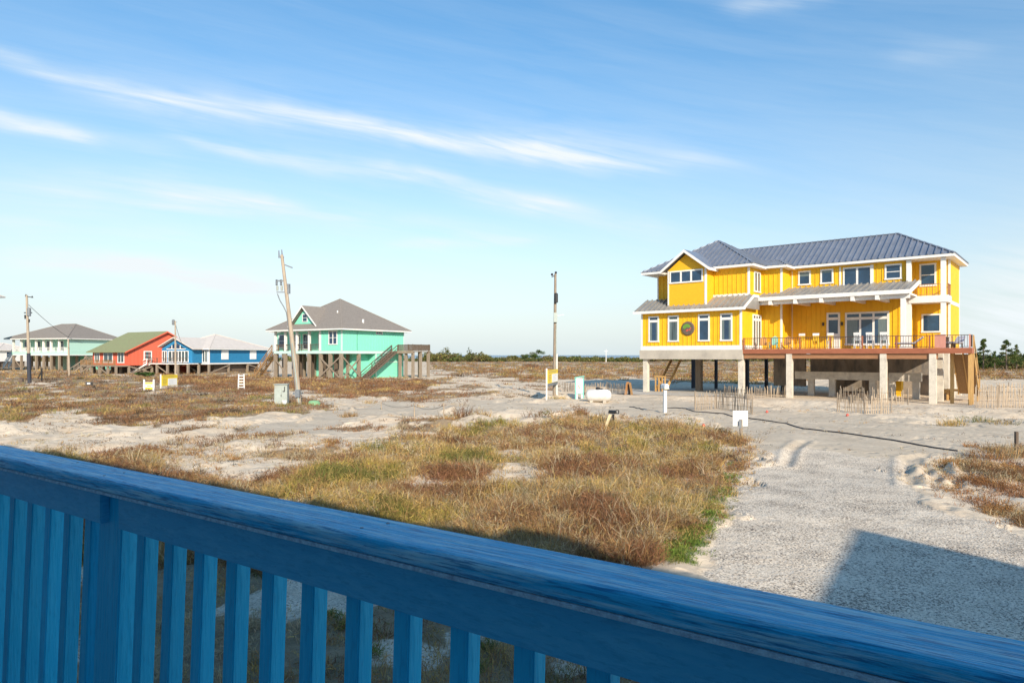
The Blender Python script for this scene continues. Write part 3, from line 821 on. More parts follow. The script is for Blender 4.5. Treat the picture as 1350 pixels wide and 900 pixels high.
# the house behind the camera: it shades the porch and throws its gable shadow on the drive
own = empty('beach_house', (0,0,0), RR, 'pale blue beach house with front gable behind the porch railing, seen by its shadow', 'house')
MB().box(-16, 26, -13, -2.2, 2.06, 8.6).build('wall', M['pale_blue'], own)
MB().box(-16, 26, -2.2, 1.16, DECKZ - .2, DECKZ).build('porch_floor', M['pale_deck'], own)
rf = MB().prism_x([(EAVE_W,EAVE_Z-.15),(EAVE_W,EAVE_Z),(-8,11.4),(-14,8.75),(-14,8.6)], -17, 27).build('roof', M['shingle'], own)
gp = MB()
gp.prism_y([(9.3,6.9),(17.9,6.9),(13.6,10.0)], -7, 1.6)
gp.build('gable', M['pale_blue'], own)
dm = MB(); dm.prism_y([(6.1,8.6),(8.3,8.6),(7.9,9.2),(6.7,9.2)], -4, EAVE_W - .02); dm.build('dormer', M['pale_blue'], own)
for u in (-15, -9, -4, 4.5, 9, 14, 20, 25):
    for w in (-11, -2.0, .9):
        MB().box(u-.14, u+.14, w-.14, w+.14, -.5, DECKZ - .2 - (.0 if w < 0 else 0)).build('pile', M['grey_wood'], own)
for u in (9, 14, 20, 25):
    MB().box(u-.1, u+.1, .35, .55, DECKZ, 6.85).build('porch_column', M['white'], own)
# ================================================================== yellow beach house
yh = empty('beach_house', HO, HROT, 'bright yellow two storey beach house on concrete piles with blue grey metal roof', 'house')

def clip_line(poly, p, d):
    """segment of line p+t*d inside a convex 2D polygon"""
    t0, t1 = -1e9, 1e9
    n = len(poly); area = sum(poly[i][0]*poly[(i+1)%n][1]-poly[(i+1)%n][0]*poly[i][1] for i in range(n))
    sgn = 1 if area > 0 else -1
    for i in range(n):
        a = poly[i]; b = poly[(i+1) % n]
        nx, ny = -(b[1]-a[1]) * sgn, (b[0]-a[0]) * sgn
        num = (p[0]-a[0])*nx + (p[1]-a[1])*ny; den = d[0]*nx + d[1]*ny
        if abs(den) < 1e-9:
            if num < 0: return None
            continue
        t = -num / den
        if den > 0: t0 = max(t0, t)
        else: t1 = min(t1, t)
    return (t0, t1) if t1 - t0 > .05 else None

def ribs(mb, pts, spacing=.5, w=.09, h=.11):
    """standing ribs running down the fall line of a planar convex roof face"""
    pts = [Vector(p) for p in pts]
    n = (pts[1]-pts[0]).cross(pts[2]-pts[0]).normalized()
    if n.z < 0: n = -n
    down = Vector((n.x*n.z, n.y*n.z, -(n.x**2+n.y**2))).normalized()
    side = n.cross(down).normalized(); o = pts[0]
    p2 = [((p-o).dot(side), (p-o).dot(down)) for p in pts]
    s0 = min(p[0] for p in p2); s1 = max(p[0] for p in p2)
    s = s0 + spacing * .5
    while s < s1:
        c = clip_line(p2, (s, 0), (0, 1))
        if c:
            a = o + side * s + down * c[0] + n * h * .5; b = o + side * s + down * c[1] + n * h * .5
            mb.beam(a, b, w, h, up=n)
        s += spacing

def hip_roof(parent, a0, a1, b0, b1, ze, zr, ra0, ra1, rb, m, fascia, ribbed=True, t=.1, fh=.22, name='roof'):
    """hipped roof with ridge from ra0 to ra1 along a at b=rb"""
    mb = MB()
    A, B_, C, D_ = (a0,b0,ze), (a1,b0,ze), (a1,b1,ze), (a0,b1,ze)
    P, Q = (ra0,rb,zr), (ra1,rb,zr)
    if abs(ra1 - ra0) < .01:
        vs = [A,B_,C,D_,P]; fs = [(0,1,4),(1,2,4),(2,3,4),(3,0,4),(3,2,1,0)]
        faces = [(A,B_,P),(B_,C,P),(C,D_,P),(D_,A,P)]
    else:
        vs = [A,B_,C,D_,P,Q]; fs = [(0,1,5,4),(1,2,5),(2,3,4,5),(3,0,4),(3,2,1,0)]
        faces = [(A,B_,Q,P),(B_,C,Q),(C,D_,P,Q),(D_,A,P)]
    mb.poly(vs, fs)
    if ribbed:
        for f in faces: ribs(mb, f)
    # ridge and hip caps
    for p, q in ([(A,P),(B_,Q),(C,Q),(D_,P)] + ([(P,Q)] if abs(ra1-ra0) > .01 else [])):
        mb.beam(Vector(p)+Vector((0,0,.03)), Vector(q)+Vector((0,0,.03)), .18, .07)
    r = mb.build(name, m, parent)
    e = .03
    fa = MB().box(a0+e, a1-e, b0+e, b1-e, ze-fh, ze-.004)
    f = fa.build('fascia', fascia, r)
    return r

def battens(mb, face, c, p0, p1, z0, z1, sp=.41, off=.045, holes=()):
    p = p0 + sp * .5
    while p < p1:
        segs = [(z0, z1)]
        for (h0, h1, g0, g1) in holes:
            if h0 - .05 < p < h1 + .05:
                ns = []
                for s0, s1 in segs:
                    if g0 > s0: ns.append((s0, min(s1, g0)))
                    if g1 < s1: ns.append((max(s0, g1), s1))
                segs = [x for x in ns if x[1] - x[0] > .02]
        for s0, s1 in segs:
            if face == 'f': mb.box(p-.03, p+.03, c-off, c, s0, s1)
            else: mb.box(c, c+off, p-.03, p+.03, s0, s1)
        p += sp

def face_box(mb, face, c, p0, p1, z0, z1, o0, o1):
    """box on a wall face: p along the wall, o outwards"""
    if face == 'f': mb.box(p0, p1, c-o1, c-o0, z0, z1)
    else: mb.box(c+o0, c+o1, p0, p1, z0, z1)

def window(parent, face, c, pc, w, z0, z1, cols=1, transom=0, sash=False, glass='glass', fr=.13, name='window', frame_m='white', solid_below=0, curtain=False, blind=0):
    p0, p1 = pc - w/2, pc + w/2
    mb = MB()
    face_box(mb, face, c, p0-fr, p1+fr, z1, z1+fr, 0, .07)
    face_box(mb, face, c, p0-fr-.03, p1+fr+.03, z0-fr, z0, 0, .09)
    face_box(mb, face, c, p0-fr, p0, z0, z1, 0, .07); face_box(mb, face, c, p1, p1+fr, z0, z1, 0, .07)
    zt = z1
    if transom:
        zt = z1 - transom
        face_box(mb, face, c, p0, p1, zt-.22, zt, 0, .06)
    for k in range(1, cols):
        x = p0 + w * k / cols; face_box(mb, face, c, x-.08, x+.08, z0, z1, 0, .065)
    if sash:
        zm = (z0 + z1) / 2; face_box(mb, face, c, p0, p1, zm-.03, zm+.03, 0, .055)
    if solid_below:
        face_box(mb, face, c, p0, p1, z0, z0+solid_below, 0, .05)
    f = mb.build(name, M[frame_m], parent)
    g = MB(); face_box(g, face, c, p0+.001, p1-.001, z0+.001, z1-.001, 0, .03)
    pn = g.build('pane', M[glass], f)
    if curtain:
        cu = MB(); face_box(cu, face, c, p0+.002, p0+w*.27, z0+.002, z1-.25, .03, .033); cu.build('curtain', M['curtain'], f)
        cu = MB(); face_box(cu, face, c, p1-w*.22, p1-.002, z0+.002, z1-.25, .03, .033); cu.build('curtain', M['curtain'], f)
    if blind:
        cu = MB(); face_box(cu, face, c, p0+.002, p1-.002, z1-(z1-z0)*blind, z1-.002, .03, .033); cu.build('blind', M['curtain'], f)
    return (p0-fr, p1+fr, z0-fr, z1+fr)

def corner(mb, a, b, z0, z1, s=.14):
    mb.box(a-s, a+.03, b-.03, b+s, z0, z1)

ZF = 4.05
# ---- left wing, lower storey
hl = []
for i, (pc, gl) in enumerate(((-22.3,'glass'),(-20.3,'glass_curtain'),(-17.35,'glass'),(-15.3,'glass'))):
    hl.append(window(yh, 'f', 0, pc, .82, 4.85, 7.0, 1, .22, glass=gl, curtain=(i != 2)))
wl = MB().box(-23.6, -14, 0, 11, 3.97, 7.7); battens(wl, 'f', 0, -23.6, -14, 4.36, 7.45, holes=hl)
w_lo = wl.build('wing_wall', M['yellow'], yh)
hs_ = [window(yh, 'r', -14, 3.6, 1.75, 4.15, 7.0, 3, .22, glass='glass_curtain', name='patio_door')]
# ---- upper storey of the wing
wu = MB().box(-21, -14, 1.8, 11, 7.7, 11.3).box(-23.6, -21, 3.2, 11, 7.7, 11.3)
battens(wu, 'f', 1.8, -17.3, -14, 8.9, 11.1); battens(wu, 'f', 3.2, -23.6, -21, 8.6, 11.1)
wu.build('upper_wall', M['yellow'], yh)
window(yh, 'r', -14, 3.7, 1.25, 9.25, 10.85, 2, 0, glass='glass_curtain')
# projecting bay with shingled front and gable
bay = MB().box(-21, -17.3, .3, 3.4, 7.95, 11.3)
bay.prism_y([(-21,11.3),(-17.3,11.3),(-19.15,12.75)], .3, 4.4)
bayo = bay.build('bay', M['yellow_panel'], yh)
window(bayo, 'f', .3, -19.2, 3.0, 10.2, 11.1, 3, 0)
gr = MB()
for sgn in (-1, 1):
    x0 = -19.15; x1 = x0 + sgn * 2.35; zr, zl = 13.05, 11.28
    prof = [(x0, zr), (x1, zl), (x1, zl-.12), (x0, zr-.16)]
    gr.prism_y(prof, -.25, 6.0)
gro = gr.build('bay_roof', M['metal_roof'], yh)
gb = MB()
for sgn in (-1, 1):
    x0 = -19.15; x1 = x0 + sgn * 2.37
    gb.prism_y([(x0, 13.03), (x1, 11.26), (x1, 11.0), (x0, 12.77)], -.30, -.22)
    gb.prism_y([(x1, 11.25), (x1-sgn*.06, 11.25), (x1-sgn*.06, 11.02), (x1, 11.02)], -.22, 3.0)
gb.build('fascia', M['white'], gro)
# pent roof over the lower storey
pr = MB().prism_x([(-.55,7.52),(-.55,7.60),(1.8,8.78),(3.2,8.78),(3.2,7.52)], -24.15, -13.6)
ribs(pr, [(-24.15,-.55,7.6),(-13.6,-.55,7.6),(-13.6,1.8,8.78),(-24.15,1.8,8.78)])
pro = pr.build('pent_roof', M['porch_metal'], yh)
pf = MB().box(-24.2, -13.56, -.6, -.552, 7.36, 7.60).prism_x([(-.55,7.34),(-.55,7.62),(1.8,8.80),(3.0,8.80),(3.0,8.55),(1.8,8.55)], -13.598, -13.54)
pf.box(-24.1, -13.62, -.55, 0, 7.40, 7.515)
pf.build('fascia', M['white'], pro)
hip_roof(yh, -24.3, -13.35, 1.1, 11.7, 11.45, 14.65, -18.85, -18.8, 6.5, M['metal_roof'], M['white'])
# trims of the wing
tr_ = MB()
tr_.box(-23.66, -13.94, -.05, 11.05, 3.97, 4.35)
for (a, b, z0, z1) in ((-14,0,4.3,7.4),(-14,1.8,8.6,11.25),(-17.3,.3,8.0,11.25)):
    tr_.box(a-.13, a+.03, b-.035, b+.13, z0, z1)
tr_.box(-23.63, -23.47, -.035, .1, 4.3, 7.4).box(-21.03, -20.9, .265, .4, 8.0, 11.25).box(-23.63, -23.5, 3.165, 3.3, 8.6, 11.25)
tr_.box(-17.27, -13.97, 1.76, 1.8, 8.76, 8.95).box(-14, -13.95, 1.8, 4.8, 8.62, 8.8)
tr_.build('trim', M['white'], yh)
gbm = MB().box(-23.75, -13.85, -.12, 11.1, 3.13, 3.97); gbm.build('concrete_beam', M['concrete'], yh)
# ---- middle block between wing and main body
mw = MB().box(-14.1, -12.2, 4.84, 11, ZF, 11.35); battens(mw, 'f', 4.84, -13.9, -12.2, ZF, 11.2)
mw.build('wall', M['yellow'], yh)
# ---- main body
hm = []
for pc, w in ((-10.9,.82),(-9.0,.82),(-3.8,1.0)): hm.append(window(yh, 'f', 7, pc, w, 9.95, 11.0, 1, 0, sash=(pc>-4), blind=(.35 if pc < -10 else .2 if pc < -8 else 0)))
hm.append(window(yh, 'f', 7, -6.55, 2.0, 8.9, 11.0, 2, 0, name='balcony_door'))
hm.append(window(yh, 'f', 7, -8.47, .78, 4.1, 7.1, 1, .28, name='porch_door', solid_below=1.3, fr=.16))
hm.append(window(yh, 'f', 7, -5.8, 3.1, 4.5, 7.05, 3, .28, name='triple_window', fr=.16, blind=0, curtain=True))
mm = MB().box(-12.2, -2.6, 7, 14.2, ZF, 11.4).box(-2.6, 0, 8.6, 14.2, ZF, 11.4)
battens(mm, 'f', 7, -12.2, -2.6, ZF, 11.3, holes=hm)
h2 = [window(yh, 'f', 8.6, -1.55, .95, 9.35, 11.0, 1, 0, sash=True), window(yh, 'f', 8.6, -1.3, 1.15, 5.5, 6.8)]
battens(mm, 'f', 8.6, -2.6, 0, ZF, 11.3, holes=h2)
mm.build('main_wall', M['yellow'], yh)
for bx in ((-.13, .03, 8.565, 8.7, ZF, 11.3),
  (-12.33, -12.17, 4.805, 4.95, ZF, 11.3),
  (-.1, .035, 14.08, 14.23, ZF, 11.3),
  (0,.03,8.6,14.2,7.7,8.0),
  (-12.05, -11.93, 6.965, 7.0, ZF, 11.2),
  (-5.52, -5.28, 6.9, 7.0, 9.5, 11.2),
  (-7.98, -7.84, 6.94, 7.0, 9.5, 11.2),
  (-14, -12.2, 4.80, 4.84, 8.7, 8.9),
  (-12.2, -12.16, 4.84, 7, 8.9, 9.1)):
    MB().box(*bx).build('trim', M['white'], yh)

hip_roof(yh, -19.0, .6, 6.3, 14.9, 11.55, 14.2, -18.9, -4.15, 10.6, M['metal_roof'], M['white'])
hip_roof(yh, -19.5, -11.55, 4.2, 11.2, 11.5, 12.42, -19.4, -13.4, 7.7, M['metal_roof'], M['white'])
# porch roof with its beams
po = MB().prism_x([(3,8.42),(3,8.56),(7,9.62),(7,9.40)], -13.95, -1.95)
ribs(po, [(-13.95,3,8.56),(-1.95,3,8.56),(-1.95,7,9.62),(-13.95,7,9.62)])
poo = po.build('porch_roof', M['porch_metal'], yh)
pf = MB().box(-13.9, -1.9, 2.94, 2.998, 8.28, 8.60).prism_x([(3,8.25),(3,8.6),(6.99,9.66),(6.99,9.3)], -1.945, -1.89)
pf.build('fascia', M['white'], poo)
bm_ = MB().box(-13.9, -2.0, 3.35, 3.6, 7.95, 8.40)
for a in (-12.6,-10.5,-8.4,-6.0,-4.2): bm_.box(a-.14, a+.14, 2.98, 6.98, 7.9, 8.26)
bm_.build('porch_beam', M['white'], yh)
sf = MB().box(-13.85, -2.05, 3.05, 6.95, 8.262, 8.41); sf.build('porch_ceiling', M['white'], yh)
for (a, b, z1) in ((-2.45,3.5,8.4),(-.22,6.85,11.3),(-2.62,6.82,11.3)):
    MB().box(a-.17, a+.17, b-.17, b+.17, 4.0, z1).box(a-.22,a+.22,b-.22,b+.22,4.0,4.25).build('column', M['white'], yh)
bal = MB().box(-2.62, .12, 6.6, 8.59, 7.75, 8.3); balo = bal.build('balcony', M['white'], yh)

def railing_mesh(p, q, z, h=.92, sp=.17, newels=()):
    mb = MB(); p = Vector((*p, z)); q = Vector((*q, z)); d = q - p; n = max(1, int(d.length / sp))
    mb.beam(p + Vector((0,0,h)), q + Vector((0,0,h)), .09, .045); mb.beam(p + Vector((0,0,.1)), q + Vector((0,0,.1)), .05, .04)
    for i in range(n + 1):
        c = p + d * i / n; mb.box(c.x-.012, c.x+.012, c.y-.012, c.y+.012, z+.1, z+h)
    return mb
railing_mesh((-2.4,6.66),(-.4,6.66),8.3).build('balcony_railing', M['orange_wood'], balo)
railing_mesh((.05,6.95),(.05,8.5),8.3).build('balcony_railing', M['orange_wood'], balo)
# ---- deck
dk = MB().box(-13.85, .2, .03, 6.95, 3.9, 4.0).box(.2, 2.3, .03, 1.32, 3.9, 4.0); deck = dk.build('deck', M['orange_wood'], yh)
MB().box(-13.9, 2.33, -.03, .028, 3.62, 4.02).build('fascia_board', M['red_wood'], deck)
MB().box(-13.8, .3, .12, .34, 3.22, 3.60).build('deck_beam', M['orange_wood'], deck)
MB().box(2.302, 2.35, -.03, 1.35, 3.62, 4.02).build('fascia_board', M['red_wood'], deck)
jo = MB()
for k in range(29): jo.box(-13.7 + k*.48, -13.62 + k*.48, .36, 6.9, 3.64, 3.895)
jo.build('joists', M['stair_wood'], deck)
railing_mesh((-13.85,.08),(2.25,.08),4.0).build('deck_railing', M['dark_rail'], deck)
railing_mesh((2.25,.15),(2.25,1.2),4.0).build('deck_railing', M['dark_rail'], deck)
railing_mesh((.15,1.4),(.15,6.8),4.0).build('deck_railing', M['dark_rail'], deck)
for a in (-13.8, -11.5, -9.2, -6.9, -4.6, -2.3, -.2, 2.22):
    MB().box(a-.05, a+.05, .03, .13, 3.95, 4.97).build('newel_post', M['pink_wood' if a > 2 else 'red_wood'], deck)
MB().box(.12, .80, .04, .11, 4.03, 4.98).build('gate', M['pink_wood'], deck)
# ---- piles
def pile(a, b, z1, s=.22, m='pile', z0=-.5):
    MB().box(a-s, a+s, b-s, b+s, z0, z1).build('pile', M[m], yh)
for a in (0,-3.18,-10.04): pile(a, .23, 3.6 if a < 0 else 3.6, .22)
pile(-14.1, .35, 3.12); pile(-23.3, .35, 3.12)
for (a, b) in ((0,3.4),(0,6.3),(.0,10),(0,13.8),(-4.5,13.8),(-9,13.8)): pile(a, b, 3.85)
for (a, b, m, s) in ((-20.2,5.2,'grey_wood',.27),(-20.8,10.6,'pole_dark',.13),(-17.6,10.6,'pole_dark',.22),(-15.6,10.6,'pole_dark',.14),(-14.0,10.6,'pole_dark',.14),(-23.3,10.6,'pole_dark',.18)): pile(a, b, 3.12, s, m)
# ---- old concrete ground floor below the deck
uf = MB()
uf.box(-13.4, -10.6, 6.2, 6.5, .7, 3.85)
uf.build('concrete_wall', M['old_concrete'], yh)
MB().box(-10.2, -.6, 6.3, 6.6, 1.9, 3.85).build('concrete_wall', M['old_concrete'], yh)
lb = MB().box(-11.0, -4.4, 4.6, 4.95, 1.42, 2.08).box(-3.7, -1.4, 4.6, 4.95, 1.42, 2.08)
for a in (-8.9,-8.5,-5.0,-4.6): lb.box(a-.06,a+.06,4.55,4.6,1.6,1.8)
lb.build('concrete_beam', M['pile'], yh)
for a in (-9.7,-8.0,-4.9,-3.5,-1.8): MB().box(a-.24, a+.24, 4.7, 5.1, -.4, 1.415).build('pile', M['pile'], yh)
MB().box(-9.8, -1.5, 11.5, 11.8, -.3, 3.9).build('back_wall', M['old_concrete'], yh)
MB().box(-4.4, -3.4, 8.0, 8.9, -.2, 1.6).build('yellow_cabinet', M['yellow'], yh)
# ---- stairs on the right end of the deck, descending away, then a short turn at the foot
st = MB()
for k in range(12):
    z = 3.75 - k * .245; b = 1.4 + k * .28
    st.box(1.08, 2.27, b, b + .29, z - .05, z)
st.beam((1.67, 1.45, 3.55), (1.67, 4.85, .58), 1.15, .04)
sto = st.build('stairs', M['stair_wood'], yh)
sg = MB()
for a in (1.05, 1.67, 2.3): sg.beam((a, 1.3, 3.75), (a, 4.85, .72), .07, .30)
sg.build('stringer', M['new_wood'], sto)
sr = MB()
for a in (1.02, 2.33):
    sr.beam((a, 1.2, 4.9), (a, 4.9, 1.75), .06, .12)
    for b in (1.25, 3.0, 4.85):
        z = 4.9 - (b - 1.2) * .85; sr.box(a-.05, a+.05, b-.05, b+.05, z - 1.3, z)
sr.build('handrail', M['new_wood'], sto)
ld = MB().box(.2, 2.3, 4.9, 6.1, .72, .86); ld.beam((.25,4.95,.78),(-.9,4.95,.05),.08,.26); ld.beam((.25,6.0,.78),(-.9,6.0,.05),.08,.26)
for k in range(3): ld.box(-.1-k*.3, .2-k*.3, 4.95, 6.0, .55-k*.22, .6-k*.22)
for (a, b) in ((.3,5),(2.2,5),(2.2,6),(.3,6)): ld.box(a-.07,a+.07,b-.07,b+.07,-.4,.85)
ld.build('landing', M['new_wood'], sto)
for (a, b) in ((2.22,.3),(2.22,1.2),(1.05,1.15)): MB().box(a-.11, a+.11, b-.11, b+.11, -.4, 3.9).build('post', M['new_wood'], sto)
# ---- wooden stair under the left wing
s2 = MB()
for k in range(11):
    z = .2 + k * .26; b = 1.6 + k * .28; s2.box(-22.9, -21.9, b, b+.29, z-.04, z)
s2o = s2.build('stairs', M['stair_wood'], yh)
q = MB(); q.beam((-22.9,1.5,.1),(-22.9,4.8,3.1),.07,.3); q.beam((-21.9,1.5,.1),(-21.9,4.8,3.1),.07,.3); q.build('stringer', M['new_wood'], s2o)
q = MB()
for a in (-22.9,-22.55,-22.2,-21.9): q.box(a-.05,a+.05,1.4,1.5,-.3,1.5)
q.box(-23,-21.8,1.39,1.49,1.4,1.52); q.build('stair_gate', M['new_wood'], s2o)
# ---- round plaque with a painted palm
pl = MB().lathe([(0,.56),(.05,.64),(.13,.56)], (-18.85, -.03, 5.9), (0,-1,0), 28)
pq = pl.build('wall_plaque', M['dark_wood'], yh)
MB().lathe([(0,.47),(.02,.47)], (-18.85, -.131, 5.9), (0,-1,0), 28).build('plaque_face', M['cream'], pq)
fr_ = MB()
for k in range(9):
    a = R(20 + k * 36 * .6); c = Vector((-18.92, -.165, 6.02))
    e = c + Vector((math.cos(a)*.42, 0, math.sin(a)*.36)); fr_.beam(c, e, .02, .10, up=(0,1,0)) if False else fr_.poly(
        [c, c + (e-c)*.55 + Vector((math.sin(a)*.12,-.01,-math.cos(a)*.12)), e + Vector((0,-.0,-.04)), c + (e-c)*.55 - Vector((math.sin(a)*.12,.01,-math.cos(a)*.12))], [(0,1,2,3)])
fr_.build('painted_palm', M['green_leaf_paint'], pq)
rd = MB()
for (dx, dz, r) in ((.0,-.16,.10),(.2,-.12,.09),(.27,.03,.07),(-.1,-.2,.08)): rd.lathe([(0,r),(.02,r*.7)], (-18.85+dx,-.152,5.9+dz), (0,-1,0), 12)
rd.build('painted_flowers', M['red_plastic'], pq)
# wall lamps by the doors
for (a, b) in ((-9.3,7),(-7.75,7)):
    MB().box(a-.06,a+.06,b-.16,b-.001,6.1,6.4).build('wall_lamp', M['black'], yh)

def HW(a, b, z=0):
    return Vector((HO.x + .763*a + .647*b, HO.y - .647*a + .763*b, z))

# ground slab and things standing on the deck
slab = MB(); 
slab.poly([HW(-27.5,-5.5,.035), HW(-13.2,-2.2,.035), HW(-13.2,9,.035), HW(-24.5,9,.035)], [(0,1,2,3)])
slab.poly([HW(-27.5,-5.5,-.1), HW(-13.2,-2.2,-.1), HW(-13.2,9,-.1), HW(-24.5,9,-.1)], [(0,1,2,3)])
so = slab.build('concrete_drive', mat('pale_concrete_slab', (.46,.42,.36), .9, .12, .6, bump=.2, dirt=(.56,.48,.37), dirt_amt=.8, dirt_scale=.5)); tag(so, kind='structure')

def make_adirondack(name, m, loc, rz, label):
    t = empty(name, loc, rz, label, 'chair', 'chairs along the yellow house deck')
    mb = MB()
    for k in range(5): mb.box(-.25+k*.105, -.16+k*.105, -.28, .22, .36, .39)
    mb.build('seat', m, t)
    mb = MB()
    for k in range(5): mb.beam((-.2+k*.105, .18, .36), (-.22+k*.115, .42, 1.02+.06*(2-abs(k-2))), .09, .02)
    mb.build('backrest', m, t)
    for sx_ in (-.3,.3):
        mb = MB(); mb.box(sx_-.02,sx_+.02,-.3,-.22,0,.56); mb.beam((sx_,-.25,.34),(sx_,.5,.02),.03,.1); mb.build('leg', m, t)
        MB().box(sx_-.06,sx_+.06,-.34,.3,.56,.585).build('armrest', m, t)
    return t
def make_stool(loc, rz, label, back_m, seat_m):
    t = empty('bar_chair', loc, rz, label, 'chair', 'chairs along the yellow house deck')
    MB().box(-.24,.24,-.24,.24,.68,.73).build('seat', seat_m, t)
    mb = MB().box(-.25,.25,.2,.24,1.12,1.32)
    mb.build('headrest', back_m, t)
    mb = MB()
    for k in range(4): mb.box(-.2+k*.12,-.14+k*.12,.205,.235,.73,1.12)
    mb.build('backrest', seat_m, t)
    for x in (-.2,.2):
        for y_ in (-.2,.2): MB().beam((x*1.15,y_*1.15,0),(x,y_,.68),.05,.05).build('leg', seat_m, t)
    MB().box(-.21,.21,-.225,-.19,.25,.29).build('footrest', seat_m, t)
    return t
ZD = 4.0
make_adirondack('adirondack_chair', M['chair_wood'], HW(-12.9,2.2,ZD), HROT+.3, 'brown wooden armchair at the left end of the yellow house deck')
make_adirondack('adirondack_chair', M['teal'], HW(-11.9,1.9,ZD), HROT+.1, 'teal slatted armchair among the chairs on the yellow house deck')
make_adirondack('adirondack_chair', M['chair_wood'], HW(-10.9,2.0,ZD), HROT-.1, 'orange brown wooden armchair just right of the teal one')
for i, a in enumerate((-9.75,-8.6,-7.5)):
    make_stool(HW(a,2.2,ZD), HROT+random.uniform(-.15,.15), ['tall yellow chair with white headrest nearest the teal armchair','middle one of three tall yellow chairs with white headrests','tall yellow chair with white headrest nearest the porch door'][i], M['white'], M['chair_yellow'])
for i, a in enumerate((-5.6,-4.7,-3.7)):
    make_stool(HW(a,3.0,ZD), HROT+math.pi+random.uniform(-.2,.2)*0, ['left one of three tall white chairs before the triple window','middle one of three tall white chairs before the triple window','right one of three tall white chairs before the triple window'][i], M['white'], M['sign_grey'])
def lounger(loc, rz, label):
    t = empty('sun_lounger', loc, rz, label, 'sun lounger')
    MB().box(-.9,.45,-.3,.3,.3,.36).build('frame', M['dark_wood'], t)
    mb = MB().box(-.88,.4,-.28,.28,.362,.46); mb.beam((.4,0,.42),(.95,0,.85),.56,.09); mb.build('cushion', M['fabric'], t)
    for x in (-.8,.35):
        for y_ in (-.26,.26): MB().box(x-.03,x+.03,y_-.03,y_+.03,0,.3).build('leg', M['dark_wood'], t)
lounger(HW(-1.7,1.2,ZD), HROT+.05, 'striped grey lounger left of the pink gate panel on the deck')
lounger(HW(1.3,1.0,ZD), HROT+1.3, 'grey lounger right of the pink gate panel on the deck')
# ================================================================== the stilt houses on the left
HR = math.atan2(-.53, .85)

def stilts(parent, pts, z1, m='grey_wood', s=.17):
    for a, b in pts: MB().box(a-s, a+s, b-s, b+s, -.6, z1).build('pile', M[m], parent)

def braces(parent, segs, m='grey_wood', w=.09, h=.2):
    for p, q in segs: MB().beam(p, q, w, h).build('brace', M[m], parent)

def rail_run(parent, p, q, z, m, h=.95, sp=.28, name='railing', post=2.0):
    p = Vector((*p, z)); q = Vector((*q, z)); d = q - p; L_ = d.length
    mb = MB(); mb.beam(p+Vector((0,0,h)), q+Vector((0,0,h)), .12, .07); mb.beam(p+Vector((0,0,.12)), q+Vector((0,0,.12)), .06, .08)
    n = max(1, int(L_ / sp))
    for i in range(n+1):
        c = p + d*i/n; mb.box(c.x-.02,c.x+.02,c.y-.02,c.y+.02,z+.1,z+h)
    for i in range(int(L_/post)+1):
        c = p + d*min(1, i*post/L_); mb.box(c.x-.05,c.x+.05,c.y-.05,c.y+.05,z-.05,z+h+.08)
    return mb.build(name, M[m], parent)

def stair_run(parent, p, q, w, m, side, name='stairs', step=.26, rail=True, closed=False):
    """stairs from top p to foot q; side = unit vector across"""
    p = Vector(p); q = Vector(q); sv = Vector(side) * w / 2
    mb = MB()
    for s_ in (-1, 1): mb.beam(p + sv*s_, q + sv*s_, .08, .32)
    n = int(abs(p.z - q.z) / step); 
    for i in range(1, n):
        c = p + (q - p) * i / n; mb.beam(c - sv, c + sv, .28, .05)
    if closed: mb.beam(p - Vector((0,0,.12)), q - Vector((0,0,.12)), w, .1)
    o = mb.build(name, M[m], parent)
    if rail:
        r = MB(); up = Vector((0,0,.95))
        for s_ in (-1, 1):
            r.beam(p+sv*s_+up, q+sv*s_+up, .07, .12); r.beam(p+sv*s_+up*.5, q+sv*s_+up*.5, .05, .09)
            for t in (0,.33,.66,1):
                c = p+(q-p)*t+sv*s_; r.box(c.x-.05,c.x+.05,c.y-.05,c.y+.05,c.z-.1,c.z+.98)
        r.build('handrail', M[m], o)
    return o

# ---------------------------------------------------------------- turquoise house
th = empty('beach_house', (-24.5, 96, 0), HR, 'turquoise stilt house with grey hipped roof, front gable and long wooden side stairs', 'house')
ZT_ = 4.15
hole = window(th, 'f', 0, -1.75, 1.5, 5.15, 6.9, 2, 0, sash=True, fr=.14)
w_ = MB().box(-4.3, 0, 0, 3.2, ZT_, 7.15).box(-14.7, 0, 3.0, 13.4, ZT_, 7.15)
battens(w_, 'r', 0, 0, 13.4, ZT_+.1, 7.1, sp=.6); battens(w_, 'f', 0, -4.3, 0, ZT_+.1, 7.1, sp=.6, holes=[hole])
w_.build('wall', M['turq'], th)
for pc in (-12.9,-10.9,-7.4,-5.6): window(th, 'f', 3.0, pc, 1.2, 4.5, 6.7, 1, 0, sash=True)
lw = MB().box(-9, -.02, 7.0, 13.35, -.2, ZT_-.2); 
lw.build('lower_wall', M['turq'], th)
tw = MB().box(-18.4, -14.7, 3.0, 13.4, ZT_, 7.15); tw.build('side_wall', M['turq'], th)
MB().box(-18.5,-14.75,2.9,13.45,3.72,4.13).build('trim', M['turq_trim'], th)
window(th, 'f', 3.0, -16.6, 1.2, 4.8, 6.7, 1, 0, sash=True)
hip_roof(th, -18.9, -12, 2.3, 14.2, 7.34, 8.6, -16, -15, 8, M['shingle'], M['white'], ribbed=False)
MB().box(-9.5, -1.6, 3.7, 7.0, -.2, ZT_-.2).build('lower_wall', M['turq'], th)
tt = MB().box(-14.75, .05, -.05, 13.45, 3.72, 4.13)
for bx in ((-.06,.06,6.95,7.11,0,3.7),(-.06,.04,7.11,13.3,2.35,2.5),(-.14,.04,-.04,.14,ZT_,7.1),(-4.34,-4.2,-.04,.1,ZT_,7.1),(-.1,.04,13.3,13.44,ZT_,7.1)):
    MB().box(*bx).build('trim', M['turq_trim'], th)
